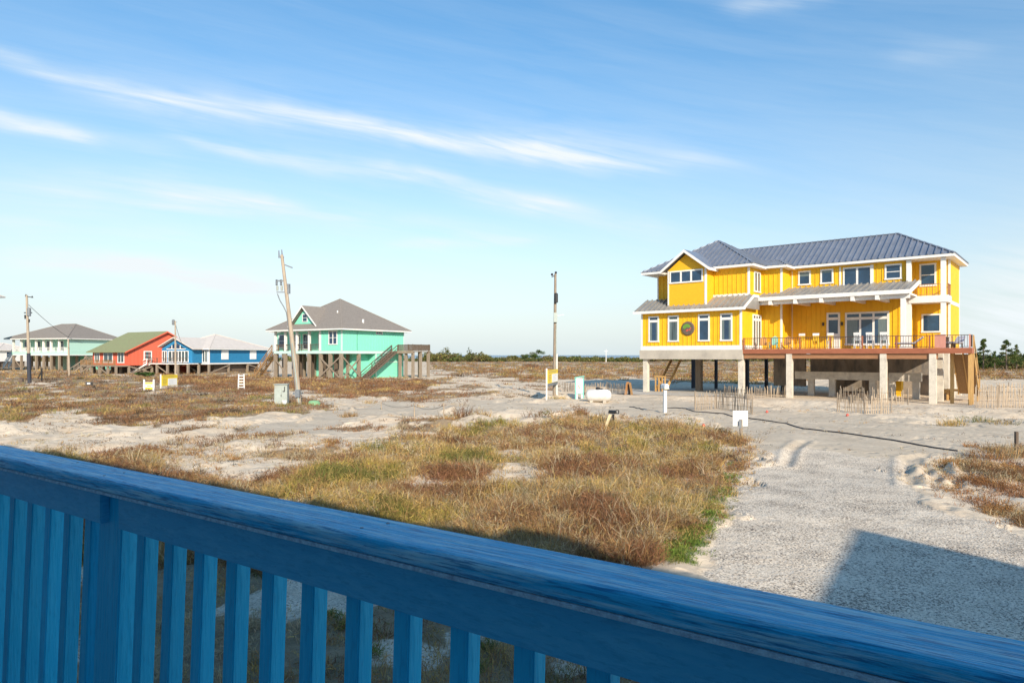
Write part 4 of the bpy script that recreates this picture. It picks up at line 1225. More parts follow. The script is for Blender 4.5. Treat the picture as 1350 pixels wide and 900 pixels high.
tt.build('trim', M['turq_trim'], th)
window(th, 'r', 0, 7.7, 1.3, 6.75, 7.0, 1, 0, fr=.1)
hip_roof(th, -15.6, .9, -.9, 14.3, 7.35, 12.35, -7.4, -7.3, 6.7, M['shingle'], M['white'], ribbed=False)
gd = MB(); gd.prism_y([(-10.5,8.2),(-5.7,8.2),(-8.1,10.55)], .35, 5); gd.build('gable', M['turq'], th)
window(th, 'f', .35, -8.1, .9, 8.6, 9.6, 1, 0, sash=True, fr=.1)
gr = MB()
for sgn in (-1,1):
    gr.prism_y([(-8.1,10.95),(-8.1+sgn*3.1,7.9),(-8.1+sgn*3.1,7.7),(-8.1,10.72)], -.25, 6.4)
gro = gr.build('gable_roof', M['shingle'], th)
gb = MB()
for sgn in (-1,1): gb.prism_y([(-8.1,10.93),(-8.1+sgn*3.12,7.88),(-8.1+sgn*3.12,7.62),(-8.1,10.66)], -.31, -.252)
gb.build('fascia', M['white'], gro)
for a in (-14.5,-12.2,-9.6,-6.9,-4.5): MB().box(a-.16,a+.16,-.02,.30,ZT_,7.13).build('porch_column', M['white'], th)
rail_run(th, (-14.6,.1), (-4.4,.1), ZT_, 'dark_wood')
stilts(th, [(a,b) for a in (-14.5,-12.2,-9.6,-6.9,-4.4,-2.4,-.2) for b in (.1,3.6)] + [(-18.2,3.3),(-16.5,3.3),(-18.2,9),(-5,13),(-10,13),(-14.5,7),(-14.5,13)], 3.75, 'grey_wood', .21)
stilts(th, [(-11,1.9),(-8.3,1.9),(-5.7,1.9),(-3.2,1.9)], 3.75, 'dark_wood', .2)
braces(th, [((-4.4,-.15,3.2),(-.2,-.15,.2)),((-4.4,-.2,.3),(-.2,-.2,3.2)),((.05,.2,3.2),(.05,3.6,.3)),((.1,.2,.3),(.1,3.6,3.2)),((-14.5,-.1,3.0),(-12.2,-.1,1.0))])
dd = MB().box(.06, 4.6, 10.2, 14.6, 4.0, 4.15); ddo = dd.build('side_deck', M['grey_wood'], th)
rail_run(ddo, (4.5,10.3), (4.5,14.5), 4.15, 'dark_wood', sp=.09); rail_run(ddo, (1.6,10.3), (4.5,10.3), 4.15, 'dark_wood', sp=.09); rail_run(ddo, (.2,14.5), (4.5,14.5), 4.15, 'dark_wood', sp=.16)
MB().box(1.5,4.6,10.14,10.2,3.75,4.2).build('rim_board', M['grey_wood'], ddo)
stilts(ddo, [(1.7,10.6),(2.9,10.6),(4.3,10.6),(4.3,12.4),(4.3,14.3),(2.5,14.3)], 4.0, 'grey_wood', .18)
stair_run(ddo, (.85,10.3,4.1), (.85,3.6,.0), 1.2, 'dark_wood', (1,0,0), closed=True)
stair_run(th, (-15.2,.6,4.1), (-19.5,.6,.1), 1.2, 'stair_wood', (0,1,0))
MB().tube((-.9,5.2,8.0),(-.9,5.2,8.9),.16,.16,8).build('roof_vent', M['white'], th)
MB().tube((-4,3,9.5),(-4,3,10.2),.1,.1,8).build('vent_pipe', M['white'], th)
MB().box(-1.55,-1.15,5.7,6.5,-.1,.7).build('air_conditioner', M['teal'], th)

# ---------------------------------------------------------------- bright blue house
BR = math.atan2(-.31, .95)
bh = empty('beach_house', (-58.1, 128, 0), BR, 'bright blue raised cottage with pale hipped roof and glazed gable porch', 'house')
w_ = MB().box(-10.6, 0, 0, 17, 2.0, 4.62); w_.build('wall', M['blue_house'], bh)
t_ = MB().box(-10.65, .06, -.06, 17.05, 1.72, 1.99).box(-.16,.05,-.05,.16,2,4.6); t_.build('trim', M['white'], bh)
hip_roof(bh, -11.4, .8, -.8, 17.8, 4.78, 7.75, -5.4, -5.3, 7.5, M['pale_roof'], M['white'], ribbed=False)
for pc in (4.2, 12.4):
    MB().box(0,.09,pc-.95,pc+.95,2.65,4.45).build('storm_shutter', M['sign_white'], bh)
gp_ = MB().box(-9.2,-1.6,-2.5,0,2.0,4.62); gp_.prism_y([(-9.2,4.62),(-1.6,4.62),(-5.4,6.5)], -2.5, 2); gpo = gp_.build('porch_front', M['blue_house'], bh)
window(gpo, 'f', -2.5, -4.9, 4.6, 2.3, 4.2, 6, 0, glass='glass_curtain', fr=.12); window(gpo, 'f', -2.5, -8.2, 1.0, 2.3, 4.2, 2, 0, glass='glass_curtain', fr=.12)
gw = MB().poly([(-7.5,-2.56,4.75),(-3.3,-2.56,4.75),(-5.4,-2.56,5.95)], [(0,1,2)]); gw.build('gable_window', M['glass'], gpo)
mu_ = MB()
for a in (-6.4,-5.4,-4.4): mu_.box(a-.08,a+.08,-2.6,-2.565,4.7,5.9 if a==-5.4 else 5.4)
mu_.box(-7.7,-3.1,-2.6,-2.565,4.6,4.75); mu_.build('mullion', M['white'], gpo)
gr = MB()
for sgn in (-1,1): gr.prism_y([(-5.4,6.95),(-5.4+sgn*4.7,4.72),(-5.4+sgn*4.7,4.55),(-5.4,6.75)], -3.3, 5)
gr.build('gable_roof', M['pale_roof'], bh)
window(bh, 'f', 0, -.95, 1.0, 2.2, 4.3, 2, 0, glass='glass_curtain')
dk = MB().box(-13.5,-.1,-5.2,-2.55,1.8,1.98); dko = dk.build('porch_deck', M['white'], bh)
rail_run(dko, (-13.4,-5.1), (-.2,-5.1), 1.98, 'dark_wood', sp=.4)
stair_run(dko, (-9.0,-5.4,1.9), (-12.8,-6.0,.0), 1.0, 'white', (0,1,0))
stilts(bh, [(a,b) for a in (-10.4,-7.5,-5,-2.6,-.2) for b in (-5,-2.4,.2,5.5,11,16.8)], 1.75, 'grey_wood', .17)
braces(bh, [((-5,-.1,1.5),(-2.6,-.1,.1)),((.1,.2,.1),(.1,5.5,1.6)),((.1,11,1.5),(.1,16.8,.1)),((-7.5,-5,1.5),(-5,-5,.1))])
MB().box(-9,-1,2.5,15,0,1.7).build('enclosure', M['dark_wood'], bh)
stair_run(bh, (.9,16.6,2.0), (3.6,13,.1), 1.2, 'grey_wood', (.6,.8,0))

# ---------------------------------------------------------------- red house
rh = empty('beach_house', (-70.7, 123, 0), HR, 'coral red gabled stilt house with faded green roof', 'house')
w_ = MB().box(-12.7, 0, 0, 14, 1.6, 4.3); w_.prism_x([(0,4.3),(14,4.3),(7.1,7.85)], -12.65, 0); 
battens(w_, 'r', 0, 0, 14, 1.65, 4.3, sp=.7); w_.build('wall', M['red_house'], rh)
for pc, w in ((-11,1.5),(-7,3.0),(-2.5,1.9)): window(rh, 'f', 0, pc, w, 2.2, 4.0, 2, 0, glass='glass_curtain', fr=.18)
window(rh, 'r', 0, 3.6, 1.2, 2.8, 4.1, 1, 0, sash=True, glass='glass_curtain', fr=.18)
r_ = MB()
r_.prism_x([(-.9,3.98),(-.9,4.12),(7.1,8.12),(7.1,7.92)], -13.4, .6); r_.prism_x([(14.9,4.12),(14.9,3.98),(7.1,7.92),(7.1,8.12)], -13.4, .6)
ro = r_.build('roof', M['green_roof'], rh)
q = MB(); q.prism_x([(-.92,3.86),(-.92,4.10),(7.1,8.10),(7.1,7.84)], .605, .67); q.prism_x([(14.92,4.10),(14.92,3.86),(7.1,7.84),(7.1,8.10)], .605, .67)
q.build('rake_board', M['red_house'], ro)
dk = MB().box(-12.7, 0, -2.3, -.01, 1.4, 1.6); dko = dk.build('porch_deck', M['grey_wood'], rh)
rail_run(dko, (-12.6,-2.2), (-.1,-2.2), 1.6, 'stair_wood', sp=.22)
dk = MB().box(.05, 5.2, 8.2, 12.5, 1.45, 1.62); dko = dk.build('side_deck', M['red_wood'], rh)
rail_run(dko, (.2,8.3), (5.1,8.3), 1.62, 'red_wood', sp=.4)
stilts(rh, [(a,b) for a in (-12.5,-9,-6,-3,-.2) for b in (-2.1,.2,4.5,9,13.8)], 1.55, 'grey_wood', .17)
braces(rh, [((.1,.2,1.4),(.1,4.5,.1)),((.1,.2,.1),(.1,4.5,1.4)),((-6,-2.3,1.4),(-3,-2.3,.1)),((-12.5,-2.3,.1),(-9,-2.3,1.4))])
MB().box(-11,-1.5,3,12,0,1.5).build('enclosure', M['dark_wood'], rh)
MB().box(-.9,-.1,9.2,11.5,0,1.5).build('lower_wall', M['red_house'], rh)

# ---------------------------------------------------------------- pale mint house
MR = math.atan2(-.3, .95)
mh = empty('beach_house', (-100.4, 151, 0), MR, 'pale mint two storey stilt house with grey hipped roof and columned front porch', 'house')
w_ = MB().box(-17.5, 0, 2.4, 13, 4.3, 7.1); w_.box(-.35, 0, 0, 2.4, 4.3, 7.1); w_.build('wall', M['mint'], mh)
MB().box(-17.6,.06,-.06,13.06,3.6,4.28).build('floor_band', M['mint'], mh)
MB().box(-17.5,.1,-.1,13.1,3.42,3.6).build('trim', M['white'], mh)
for a in (-17.2,-14.7,-12.3,-10,-7.7,-5.4,-2.9): 
    MB().box(a-.2,a+.2,0,.4,4.3,7.1).build('porch_column', M['white'], mh)
for a in (-15.8,-12.4,-8.8,-5.2,-2): window(mh, 'f', 2.4, a, 1.5, 4.6, 6.7, 1, 0)
rail_run(mh, (-17.3,.2), (-.4,.2), 4.3, 'white', sp=.25)
hip_roof(mh, -18.8, .9, -1, 14, 7.35, 10.9, -10.2, -5.6, 6.5, M['shingle'], M['white'], ribbed=False)
stilts(mh, [(a,b) for a in (-17.2,-14.7,-12.3,-10,-7.7,-5.4,-2.9,-.2) for b in (.2,4.5)] + [(-.2,8.5),(-.2,12.8)], 3.45, 'grey_wood', .2)
MB().box(-13,-8,6,12,0,3.4).build('lower_wall', M['mint'], mh)
MB().box(-6,-1,8,12,0,3.4).build('lower_wall', M['turq'], mh)
braces(mh, [((-17,-.1,3),(-14.7,-.1,.8)),((.1,.3,.4),(.1,4.5,3)),((.1,4.5,3),(.1,8.5,.4)),((.1,8.5,.5),(.1,12.6,3))])
stair_run(mh, (-17.6,.8,4.0), (-20.6,.8,.5), 1.2, 'white', (0,1,0))
MB().box(.02,.16,-.12,.02,3.6,7.2).build('downspout', M['white'], mh)
MB().tube((-4,4,9.0),(-4,4,10.0),.14,.14,8).build('vent_pipe', M['equip'], mh)
# wooden stair tower between the mint and the red house
so_ = empty('boardwalk_stair', (-88.6, 139, 0), MR, 'grey wooden stair and landing between the mint and the red house', 'stairs')
MB().box(0,5.6,0,3,2.0,2.2).build('landing', M['grey_wood'], so_)
stair_run(so_, (0,.6,2.1), (-3.4,.6,.0), 1.3, 'grey_wood', (0,1,0)); rail_run(so_, (0,.05), (5.6,.05), 2.2, 'grey_wood', sp=.2)
stilts(so_, [(.1,.2),(1.9,.2),(3.7,.2),(5.4,.2),(5.4,2.8),(.1,2.8)], 2.0, 'grey_wood', .13)
braces(so_, [((.1,0,.2),(1.9,0,1.9)),((3.7,0,1.9),(5.4,0,.2))], w=.08, h=.14)

# ---------------------------------------------------------------- white house at the left edge
wh = empty('beach_house', (-146.3, 190, 0), MR, 'small white stilt house with pale roof at the left edge', 'house')
MB().box(-12,0,0,9,1.7,5.0).build('wall', M['white'], wh)
hip_roof(wh, -12.8,.8,-.8,9.8,5.0,7.0,-7.5,-4,4.5,M['pale_roof'],M['white'],ribbed=False)
for pc in (-2.2,-5): window(wh, 'f', 0, pc, 1.4, 2.9, 4.4, 1, 0, sash=True)
window(wh, 'r', 0, 3, 1.3, 2.9, 4.4, 1, 0, sash=True)
stilts(wh, [(a,b) for a in (-11.8,-8,-4,-.2) for b in (.2,8.8)], 1.9, 'white', .18)
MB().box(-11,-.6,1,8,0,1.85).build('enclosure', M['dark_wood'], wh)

# ---------------------------------------------------------------- tall house whose eave corner enters at the left
lh = empty('beach_house', (-113.6, 150.0, 0), math.atan2(.05, 1), 'tall pale house of which only the roof corner shows at the left edge', 'house')
MB().box(-13,-1.4,-16,-1.6,4,16.2).build('wall', M['mint'], lh)
for z in (5.2, 8.7, 12.2):
    for pc in (-4, -8.5, -13): window(lh, 'r', -1.4, pc, 1.3, z, z+2, 1, 0, sash=True)
    for pc in (-4, -7.2, -10.4): window(lh, 'f', -16, pc, 1.3, z, z+2, 1, 0, sash=True)
for z in (4, 7.6, 11.2): MB().box(-13.1,-1.3,-16.1,-1.5,z-.2,z+.1).build('floor_band', M['white'], lh)
hip_roof(lh, -14,-.1,-17,-.1,16.5,19.2,-9,-5,-8.5,M['pale_roof'],M['white'],ribbed=False)
stilts(lh, [(a,b) for a in (-12.8,-7,-1.6) for b in (-15.8,-9,-1.8)], 4.0, 'grey_wood', .2)
# ================================================================== poles, signs, fences, small things
def curve_tube(name, pts, r, m, parent=None, n=6):
    mb = MB()
    for i in range(len(pts)-1): mb.tube(pts[i], pts[i+1], r, r, n)
    return mb.build(name, m, parent)

def sag(p, q, s, n=14):
    p = Vector(p); q = Vector(q)
    return [p + (q-p)*(i/n) - Vector((0,0,s*4*(i/n)*(1-i/n))) for i in range(n+1)]

def ground_pt(px, py):
    x, y = G(px, py); return Vector((x, y, hz(x, y)))

def utility_pole(loc, top, r0, r1, label, m='pole_wood', dark_to=None, name='utility_pole'):
    t = empty(name, loc, 0, label, 'utility pole', 'utility poles')
    top = Vector(top) - Vector(loc)
    p = MB()
    n = 6
    for i in range(n):
        a = top * (i/n); b = top * ((i+1)/n); p.tube(a - Vector((0,0,.8 if i==0 else 0)), b, r0+(r1-r0)*i/n, r0+(r1-r0)*(i+1)/n, 12)
    p.build('pole', M[m], t, smooth=False)
    if dark_to:
        MB().tube(Vector((0,0,-.3)), top*dark_to, r0*1.12, r0*1.1, 12).build('tarred_base', M['pole_dark'], t)
    return t, top

# leaning pole with meter and switch gear
b = ground_pt(396, 536); t3, top = utility_pole(b, at(371.5, 336, b.y - .2), .17, .10, 'leaning bleached utility pole beside the grey electrical cabinet')
def pt(f, dx=0, dy=0, dz=0): return top*f + Vector((dx,dy,dz))
q = MB(); q.beam(pt(.985,-.25),pt(.985,.12),.07,.09); q.tube(pt(.985,-.2),pt(1.0,-.2,0,.3),.05,.035); q.tube(pt(.995,.02),pt(1.02,.02,0,.15),.05,.03); q.build('top_insulator', M['equip'], t3)
MB().beam(pt(.935,.12),pt(.925,.62,0,-.1),.06,.09).build('street_arm', M['equip'], t3)
q = MB(); q.beam(pt(.83,0),pt(.83,-.62),.08,.1); q.beam(pt(.755,0),pt(.755,-.66),.05,.06); q.build('crossarm', M['equip'], t3)
for dx in (-.60,-.30):
    q = MB(); q.lathe([(0,.05),(.06,.09),(.12,.05),(.2,.09),(.27,.05),(.34,.09),(.4,.04)], pt(.80,dx), (0,0,1), 10); q.build('insulator', M['equip'], t3)
    MB().lathe([(0,.07),(.3,.08),(.36,.03)], pt(.765,dx), (0,0,1), 10).build('fuse_cutout', M['utility_grey'], t3)
MB().box(*(lambda c:(c.x+.12,c.x+.27,c.y-.1,c.y+.1,c.z-.35,c.z+.3))(pt(.78))).build('junction_box', M['equip'], t3)
curve_tube('service_cable', [pt(.745,-.62), pt(.70,-.5), pt(.66,-.30), pt(.62,-.16), pt(.55,-.15), pt(.3,-.16), pt(.05,-.18)], .035, M['equip'], t3)
curve_tube('conduit', [pt(.0,.0,-.2), pt(.12,.0,-.19), pt(.42,.02,-.17)], .05, M['utility_grey'], t3)
MB().box(*(lambda c:(c.x-.15,c.x+.15,c.y-.32,c.y-.15,c.z-.25,c.z+.25))(pt(.09))).build('meter_box', M['equip'], t3)
# pole at the far left with dark base
b = ground_pt(39, 504); t1, top = utility_pole(b, at(35.2, 389, b.y), .20, .12, 'utility pole with a tarred black lower half before the mint house', dark_to=.34)
q = MB(); q.beam(pt(.985,-.15),pt(.975,.75),.08,.1); q.tube(pt(.985,-.1),pt(1.01,-.1),.12,.06); q.tube(pt(.97,.7),pt(.99,.7),.12,.06); q.build('crossarm', M['black'], t1)
MB().lathe([(0,.16),(.05,.22),(1.0,.22),(1.08,.14)], pt(.76,.28,-.1), (0,0,1), 14).build('transformer', M['equip'], t1)
q = MB(); q.beam(pt(.80,-.4),pt(.80,.6),.1,.12); q.lathe([(0,.08),(.5,.1)], pt(.73,-.3), (0,0,1), 10); q.lathe([(0,.08),(.4,.1)], pt(.69,.2), (0,0,1), 10); q.build('switch_gear', M['black'], t1)
# thin pole before the blue house
b = ground_pt(231.5, 499); t2, top = utility_pole(b, at(231, 423, b.y), .15, .09, 'slim pale utility pole in front of the bright blue house')
q = MB(); q.lathe([(0,.12),(.1,.2),(.7,.2),(.8,.1)], pt(.93,-.28), (0,0,1), 10); q.beam(pt(.99,-.3),pt(.98,.25),.06,.07); q.build('transformer', M['equip'], t2)
w2 = pt(.97) + b
# centre pole
b = ground_pt(731, 523); t4, top = utility_pole(b, at(732.2, 361, b.y), .16, .10, 'upright grey utility pole behind the yellow notice board', m='grey_wood')
q = MB(); q.beam(pt(.975,-.32),pt(.99,.10),.07,.08); q.lathe([(0,.04),(.05,.1),(.16,.1),(.2,.04)], pt(.985,-.28), (0,0,1), 10); q.lathe([(0,.04),(.05,.1),(.16,.1),(.2,.04)], pt(1.0,.04), (0,0,1), 10); q.build('top_insulator', M['black'], t4)
MB().lathe([(0,.1),(.05,.16),(.75,.16),(.82,.08)], pt(.76,.06,-.22), (0,0,1), 14).build('transformer', M['black'], t4)
MB().box(*(lambda c:(c.x-.12,c.x+.16,c.y-.33,c.y-.14,c.z-.4,c.z+.4))(pt(.64))).build('meter_box', M['utility_grey'], t4)
MB().beam(pt(.655,.15),pt(.665,.75),.05,.05).build('street_arm', M['sign_grey'], t4)
curve_tube('conduit', [pt(.02,.12,-.15), pt(.6,.1,-.14)], .04, M['utility_grey'], t4)
w4 = pt(.98) + b
# pole between the mint and the red house
b = ground_pt(91.5, 496); t5, top = utility_pole(b, at(90, 447, b.y), .16, .12, 'short bleached pole standing at the corner of the mint house')
# far mast
b = Vector((xr(799)*330, 330, 0)); t6 = empty('mast', b, 0, 'thin white mast above the far scrub', 'mast')
MB().tube((0,0,-.5),(0,0,6.4),.22,.12,8).box(-.9,.9,-.06,.06,5.4,5.55).build('mast_pole', M['white'], t6)
# overhead service lines
wl = curve_tube('service_wire', sag(w2, Vector((-62,126,5.2)), .5), .025, M['wire']); tag(wl, 'thin dark wire from the slim pole to the blue house', 'wire')
wl = curve_tube('service_wire', sag(t1.location + Vector((-.1,0,10)), Vector((-97,150.8,6.2)), .8), .03, M['wire']); tag(wl, 'thin dark wire drooping from the tarred pole to the mint house', 'wire')

# grey electrical cabinet, green pedestal
b = ground_pt(372, 534); c = empty('electrical_cabinet', b, .15, 'grey steel electrical cabinet beside the leaning pole', 'electrical cabinet')
MB().box(-.46,.40,-.35,.35,-.1,1.42).build('body', M['utility_grey'], c, bevel=.015)
MB().box(-.50,.44,-.42,.38,1.42,1.47).build('lid', M['utility_grey'], c)
MB().box(-.40,.02,-.38,-.351,.1,1.3).build('door', M['utility_grey'], c)
q = MB(); q.box(.20,.25,-.40,-.352,.95,1.3); q.box(.10,.20,-.40,-.352,.95,1.0); q.box(-.02,.02,-.40,-.381,.6,.75); q.build('handle', M['black'], c)
MB().box(.05,.36,-.37,-.351,.05,.35).build('vent', M['sign_grey'], c)
b = ground_pt(414, 536); c = MB(); c.lathe([(-.05,.42),(.0,.42),(.32,.42),(.44,.30),(.47,.12)], (0,0,0), (0,0,1), 20)
o = c.build('utility_pedestal', M['utility_green'], None); o.location = b; o.scale = (1.0,.8,1.0); tag(o, 'low green domed utility pedestal right of the leaning pole', 'utility box')

# ------------------------------------------------------------------ signs
def post_sign(pl, plt, pr_, prt, x0, y0, x1, y1, label, Yo=None, dark=True):
    """two white posts and a printed yellow board"""
    b = ground_pt(*pl); e = ground_pt(*pr_)
    mid = (b + e) / 2; rz = math.atan2(e.y - b.y, e.x - b.x)
    t = empty('notice_board', mid, rz, label, 'sign')
    w = (e - b).length
    for s_, g, tp in ((-1, b, plt), (1, e, prt)):
        h = CH - (tp - HZ) * g.y / F - mid.z
        MB().box(s_*w/2-.055, s_*w/2+.055, -.05,.05, -.3, h).build('post', M['white'], t)
    k = mid.y / F; zb = CH - (y1 - HZ)*k - mid.z; zt = CH - (y0 - HZ)*k - mid.z
    MB().box(-w/2+.057, w/2+.02, -.075, -.052, zb, zt).build('board', M['sign_yellow'], t)
    zs = zb + (zt-zb)*.02
    MB().box(-w*.10, w/2-.05, -.082, -.0755, zs, zb+(zt-zb)*.66).build('white_panel', M['sign_white'], t)
    q = MB(); H = zt - zb
    for i, (u0, u1, z) in enumerate(((-.42,.40,.90),(-.40,.30,.79),(-.42,-.16,.60),(-.42,-.20,.50),(-.42,-.18,.38),(-.42,-.22,.26),(-.40,-.24,.12))):
        x = u0*w
        while x < u1*w:
            l = random.uniform(.05,.13); q.box(x, min(x+l,u1*w), -.086, -.0757, zb+H*z-.02, zb+H*z+.025); x += l+.04
    q.build('lettering', M['sign_ink'], t)
    q = MB()
    for i in range(5):
        z = zb+H*(.12+.1*i); q.box(-w*.04, w*(.20+.16*random.random()), -.0865, -.0825, z, z+.03)
    q.build('fine_print', M['sign_grey'], t)
    if dark: MB().box(-w/2+.057, w/2-.057, -.07,-.03, zb-.22, zb-.02).build('lower_rail', M['equip'], t)
    return t
post_sign((720.7,528), 485.5, (734.3,523), 466.5, 721, 487, 737, 504, 'yellow notice board with white panel on white posts, in front of the upright pole')
post_sign((212,512), 493, (233,510.5), 493, 211, 494, 233, 508, 'wide yellow notice board with white panel near the slim pole by the blue house', dark=False)

b = ground_pt(196.5, 516); t = empty('small_sign', b, .1, 'small yellow panel between two white posts left of the wide notice board', 'sign')
k = b.y / F
for s_ in (-1, 1): MB().box(s_*.44-.07, s_*.44+.07, -.06,.06, -.3, 1.12).build('post', M['white'], t)
MB().box(-.36,.36,-.02,.02,.12,.85).build('board', M['sign_white'], t)
q = MB().box(-.34,.34,-.03,-.021,.16,.36).box(-.34,.34,-.03,-.021,.66,.82).box(-.2,.2,-.03,-.021,.45,.55); q.build('yellow_stripes', M['sign_yellow'], t)

b = ground_pt(318, 514.5); t = empty('ladder', b, .2, 'short white ladder standing in the brown grass before the blue house', 'ladder')
for s_ in (-1, 1): MB().beam((s_*.28,0,-.2),(s_*.24,.05,1.5),.08,.09).build('rail', M['white'], t)
for k in range(5): MB().beam((-.28,.02,.2+.28*k),(.28,.02,.2+.28*k),.06,.09).build('rung', M['white'], t)

b = ground_pt(764, 525); t = empty('poster_stand', b, -.25, 'teal framed stand with a white poster right of the notice board', 'sign')
for s_ in (-1, 1): MB().box(s_*.31-.05, s_*.31+.05, -.05,.05,-.3,1.75).build('post', M['teal'], t)
q = MB(); q.beam((-.4,0,1.72),(.4,0,1.86),.1,.09); q.build('crosspiece', M['teal'], t); MB().box(-.26,.26,-.05,.05,.42,.50).build('crosspiece', M['teal'], t)
MB().box(-.26,.26,-.03,.02,.5,1.7).build('poster', M['sign_white'], t)
q = MB(); q.poly([(-.12,-.034,1.15),(-.04,-.034,1.15),(.02,-.034,.85),(-.03,-.034,.8)],[(0,1,2,3)]); q.poly([(.05,-.034,1.2),(.10,-.034,1.2),(.06,-.034,.9),(.03,-.034,.9)],[(0,1,2,3)]); q.build('faded_print', M['pink_wood'], t)
MB().box(-.2,.2,-.036,-.031,1.45,1.58).build('header_print', M['sign_grey'], t)
q = MB(); 
for s_ in (-1,1): q.box(s_*.2-.05,s_*.2+.05,-.04,.04,-.2,.42)
q.build('leg', M['white'], t)

# blank white board on a stake at the drive mouth (we see its back)
b = ground_pt(977, 579); t = empty('stake_sign', b, -.05, 'blank white board nailed to a wooden stake beside the gravel drive', 'sign')
k = b.y / F
MB().box(-.05,.05,-.05,.05,-.3,.80).build('stake', M['grey_wood'], t)
MB().box(-.32,.29,.052,.075,.52,1.16).build('board', M['sign_white'], t)
MB().box(-.1,.0,-.055,-.051,.45,.78).build('splint', M['equip'], t)

# ------------------------------------------------------------------ tank, mailboxes, stakes
b = ground_pt(789, 529); t = empty('propane_tank', b, -.28, 'white horizontal propane tank on the sand left of the yellow house', 'propane tank')
MB().lathe([(-.98,.05),(-.94,.24),(-.84,.38),(-.68,.46),(.68,.46),(.84,.38),(.94,.24),(.98,.05)], (0,0,.52), (1,0,0), 26).build('vessel', M['tank'], t, smooth=True)
q = MB(); q.lathe([(0,.16),(.16,.17),(.2,.1)], (-.05,0,.95), (0,0,1), 14); q.box(.08,.32,-.08,.08,.94,1.06); q.build('valve_cover', M['black'], t)
for x in (-.5,.5): MB().box(x-.12,x+.12,-.3,.3,-.15,.16).build('support', M['concrete'], t)

b = ground_pt(876.5, 545); t = empty('mailbox', b, .2, 'white mailbox on a white post in front of the yellow house', 'mailbox')
MB().box(-.09,.09,-.09,.09,-.3,1.42).build('post', M['white'], t)
q = MB(); q.prism_y([(-.13,1.45),(.13,1.45),(.13,1.60)]+[(math.cos(R(a_))*.13,1.60+math.sin(R(a_))*.13) for a_ in range(20,180,20)]+[(-.13,1.60)], -.28, .28); q.build('box', M['sign_white'], t)
MB().box(-.16,.16,-.3,.3,1.42,1.45).build('shelf', M['cream'], t)

b = ground_pt(808.5, 562); t = empty('mailbox', b, -.5, 'black mailbox on a thin dark post in the dry grass', 'mailbox')
MB().box(-.035,.035,-.035,.035,-.3,.52).build('post', M['black'], t)
q = MB(); q.prism_x([(-.09,.55),(.09,.55),(.09,.63)]+[(math.cos(R(a_))*.09,.63+math.sin(R(a_))*.09) for a_ in range(20,180,20)]+[(-.09,.63)], -.22, .14); q.build('box', M['black'], t)
q = MB(); q.beam((.14,0,.57),(.28,0,.57),.04,.04); q.beam((.28,0,.57),(.28,0,.72),.04,.04); q.beam((.28,0,.72),(.14,0,.72),.04,.04); q.build('bracket', M['black'], t)
b = ground_pt(795, 566); o = MB().beam((0,0,-.3),(.33,0,.62),.13,.13).build('leaning_post', M['cream'], None); o.location = b
tag(o, 'short white post leaning to the right beside the black mailbox', 'post')

b = ground_pt(117.5, 509.5); t = empty('mailbox', b, .4, 'low dark box with pale front in the brown grass before the red house', 'mailbox')
MB().box(-.30,.30,-.28,.28,.12,.52).build('box', M['black'], t); MB().box(-.16,.16,-.29,-.281,.26,.46).build('front', M['sign_grey'], t)
MB().box(-.05,.05,-.05,.05,-.3,.12).build('post', M['grey_wood'], t)
b = ground_pt(55, 503); t = empty('water_pump', b, 0, 'dark spindly pump post with handle right of the tarred pole', 'pump')
MB().box(-.07,.07,-.06,.06,-.3,1.5).build('post', M['black'], t); q = MB(); q.beam((0,0,1.35),(-.5,0,.4),.09,.1); q.beam((0,0,1.45),(.12,0,1.75),.08,.08); q.build('handle', M['black'], t)
b = ground_pt(26, 503); o = MB().lathe([(-.1,.45),(.1,.5),(.35,.35),(.45,.1)], (0,0,0), (1,.3,0), 9).build('driftwood_stump', M['dark_wood'], None); o.location = b + Vector((0,0,.15)); tag(o, 'dark stump in the grass left of the tarred pole', 'stump')

b = ground_pt(1340, 596); o = MB().box(-.05,.05,-.05,.05,-.3,.72).build('stake', M['dark_wood'], None, bevel=.008); o.location = b; tag(o, 'dark square stake in the orange grass at the right edge', 'stake')
stk = [((546,552),.75,'wooden stake holding the rope left of the white marker'),((503,541),.5,'short stake at the middle of the sagging rope'),((442,541),.55,'stake at the left end of the sagging rope'),
       ((585,560),.95,'thin stake with a white foot among the dune grass')]
tops = []
for (p, h, lab) in stk:
    b = ground_pt(*p); o = MB().tube((0,0,-.3),(random.uniform(-.06,.06),0,h),.04,.03,8).build('stake', M['slat'], None); o.location = b; tag(o, lab, 'stake', 'stakes along the sandy road'); tops.append(b + Vector((0,0,h*.85)))
o = curve_tube('rope', sag(tops[2], tops[1], .25, 10) + sag(tops[1], tops[0], .2, 10)[1:] + sag(tops[0], tops[3], .2, 8)[1:], .018, M['rope']); tag(o, 'thin grey rope sagging between the stakes along the sandy road', 'rope')

# black hose across the drive, partly drifted over
def hose(pts, label):
    P = []
    for i in range(len(pts)-1):
        (x0,y0),(x1,y1) = pts[i], pts[i+1]
        n = 12
        for k in range(n + (i == len(pts)-2)):
            f = k/n; x, y = G(x0+(x1-x0)*f, y0+(y1-y0)*f); P.append(Vector((x, y, hz(x,y)+.025)))
    o = curve_tube('hose', P, .032, M['hose']); tag(o, label, 'hose', 'black hose across the drive')
hose([(987,551.5),(1030,557),(1060,565),(1120,573),(1180,582),(1230,590),(1262,595)], 'long straight black hose crossing the pale drive')
hose([(880,539),(905,541),(916,543.5),(930,544),(955,546),(966,549)], 'short black hose end between the white mailbox and the stake sign')
hose([(830,536.5),(840,538.5),(848,541)], 'stub of black hose on the drive left of the white mailbox')

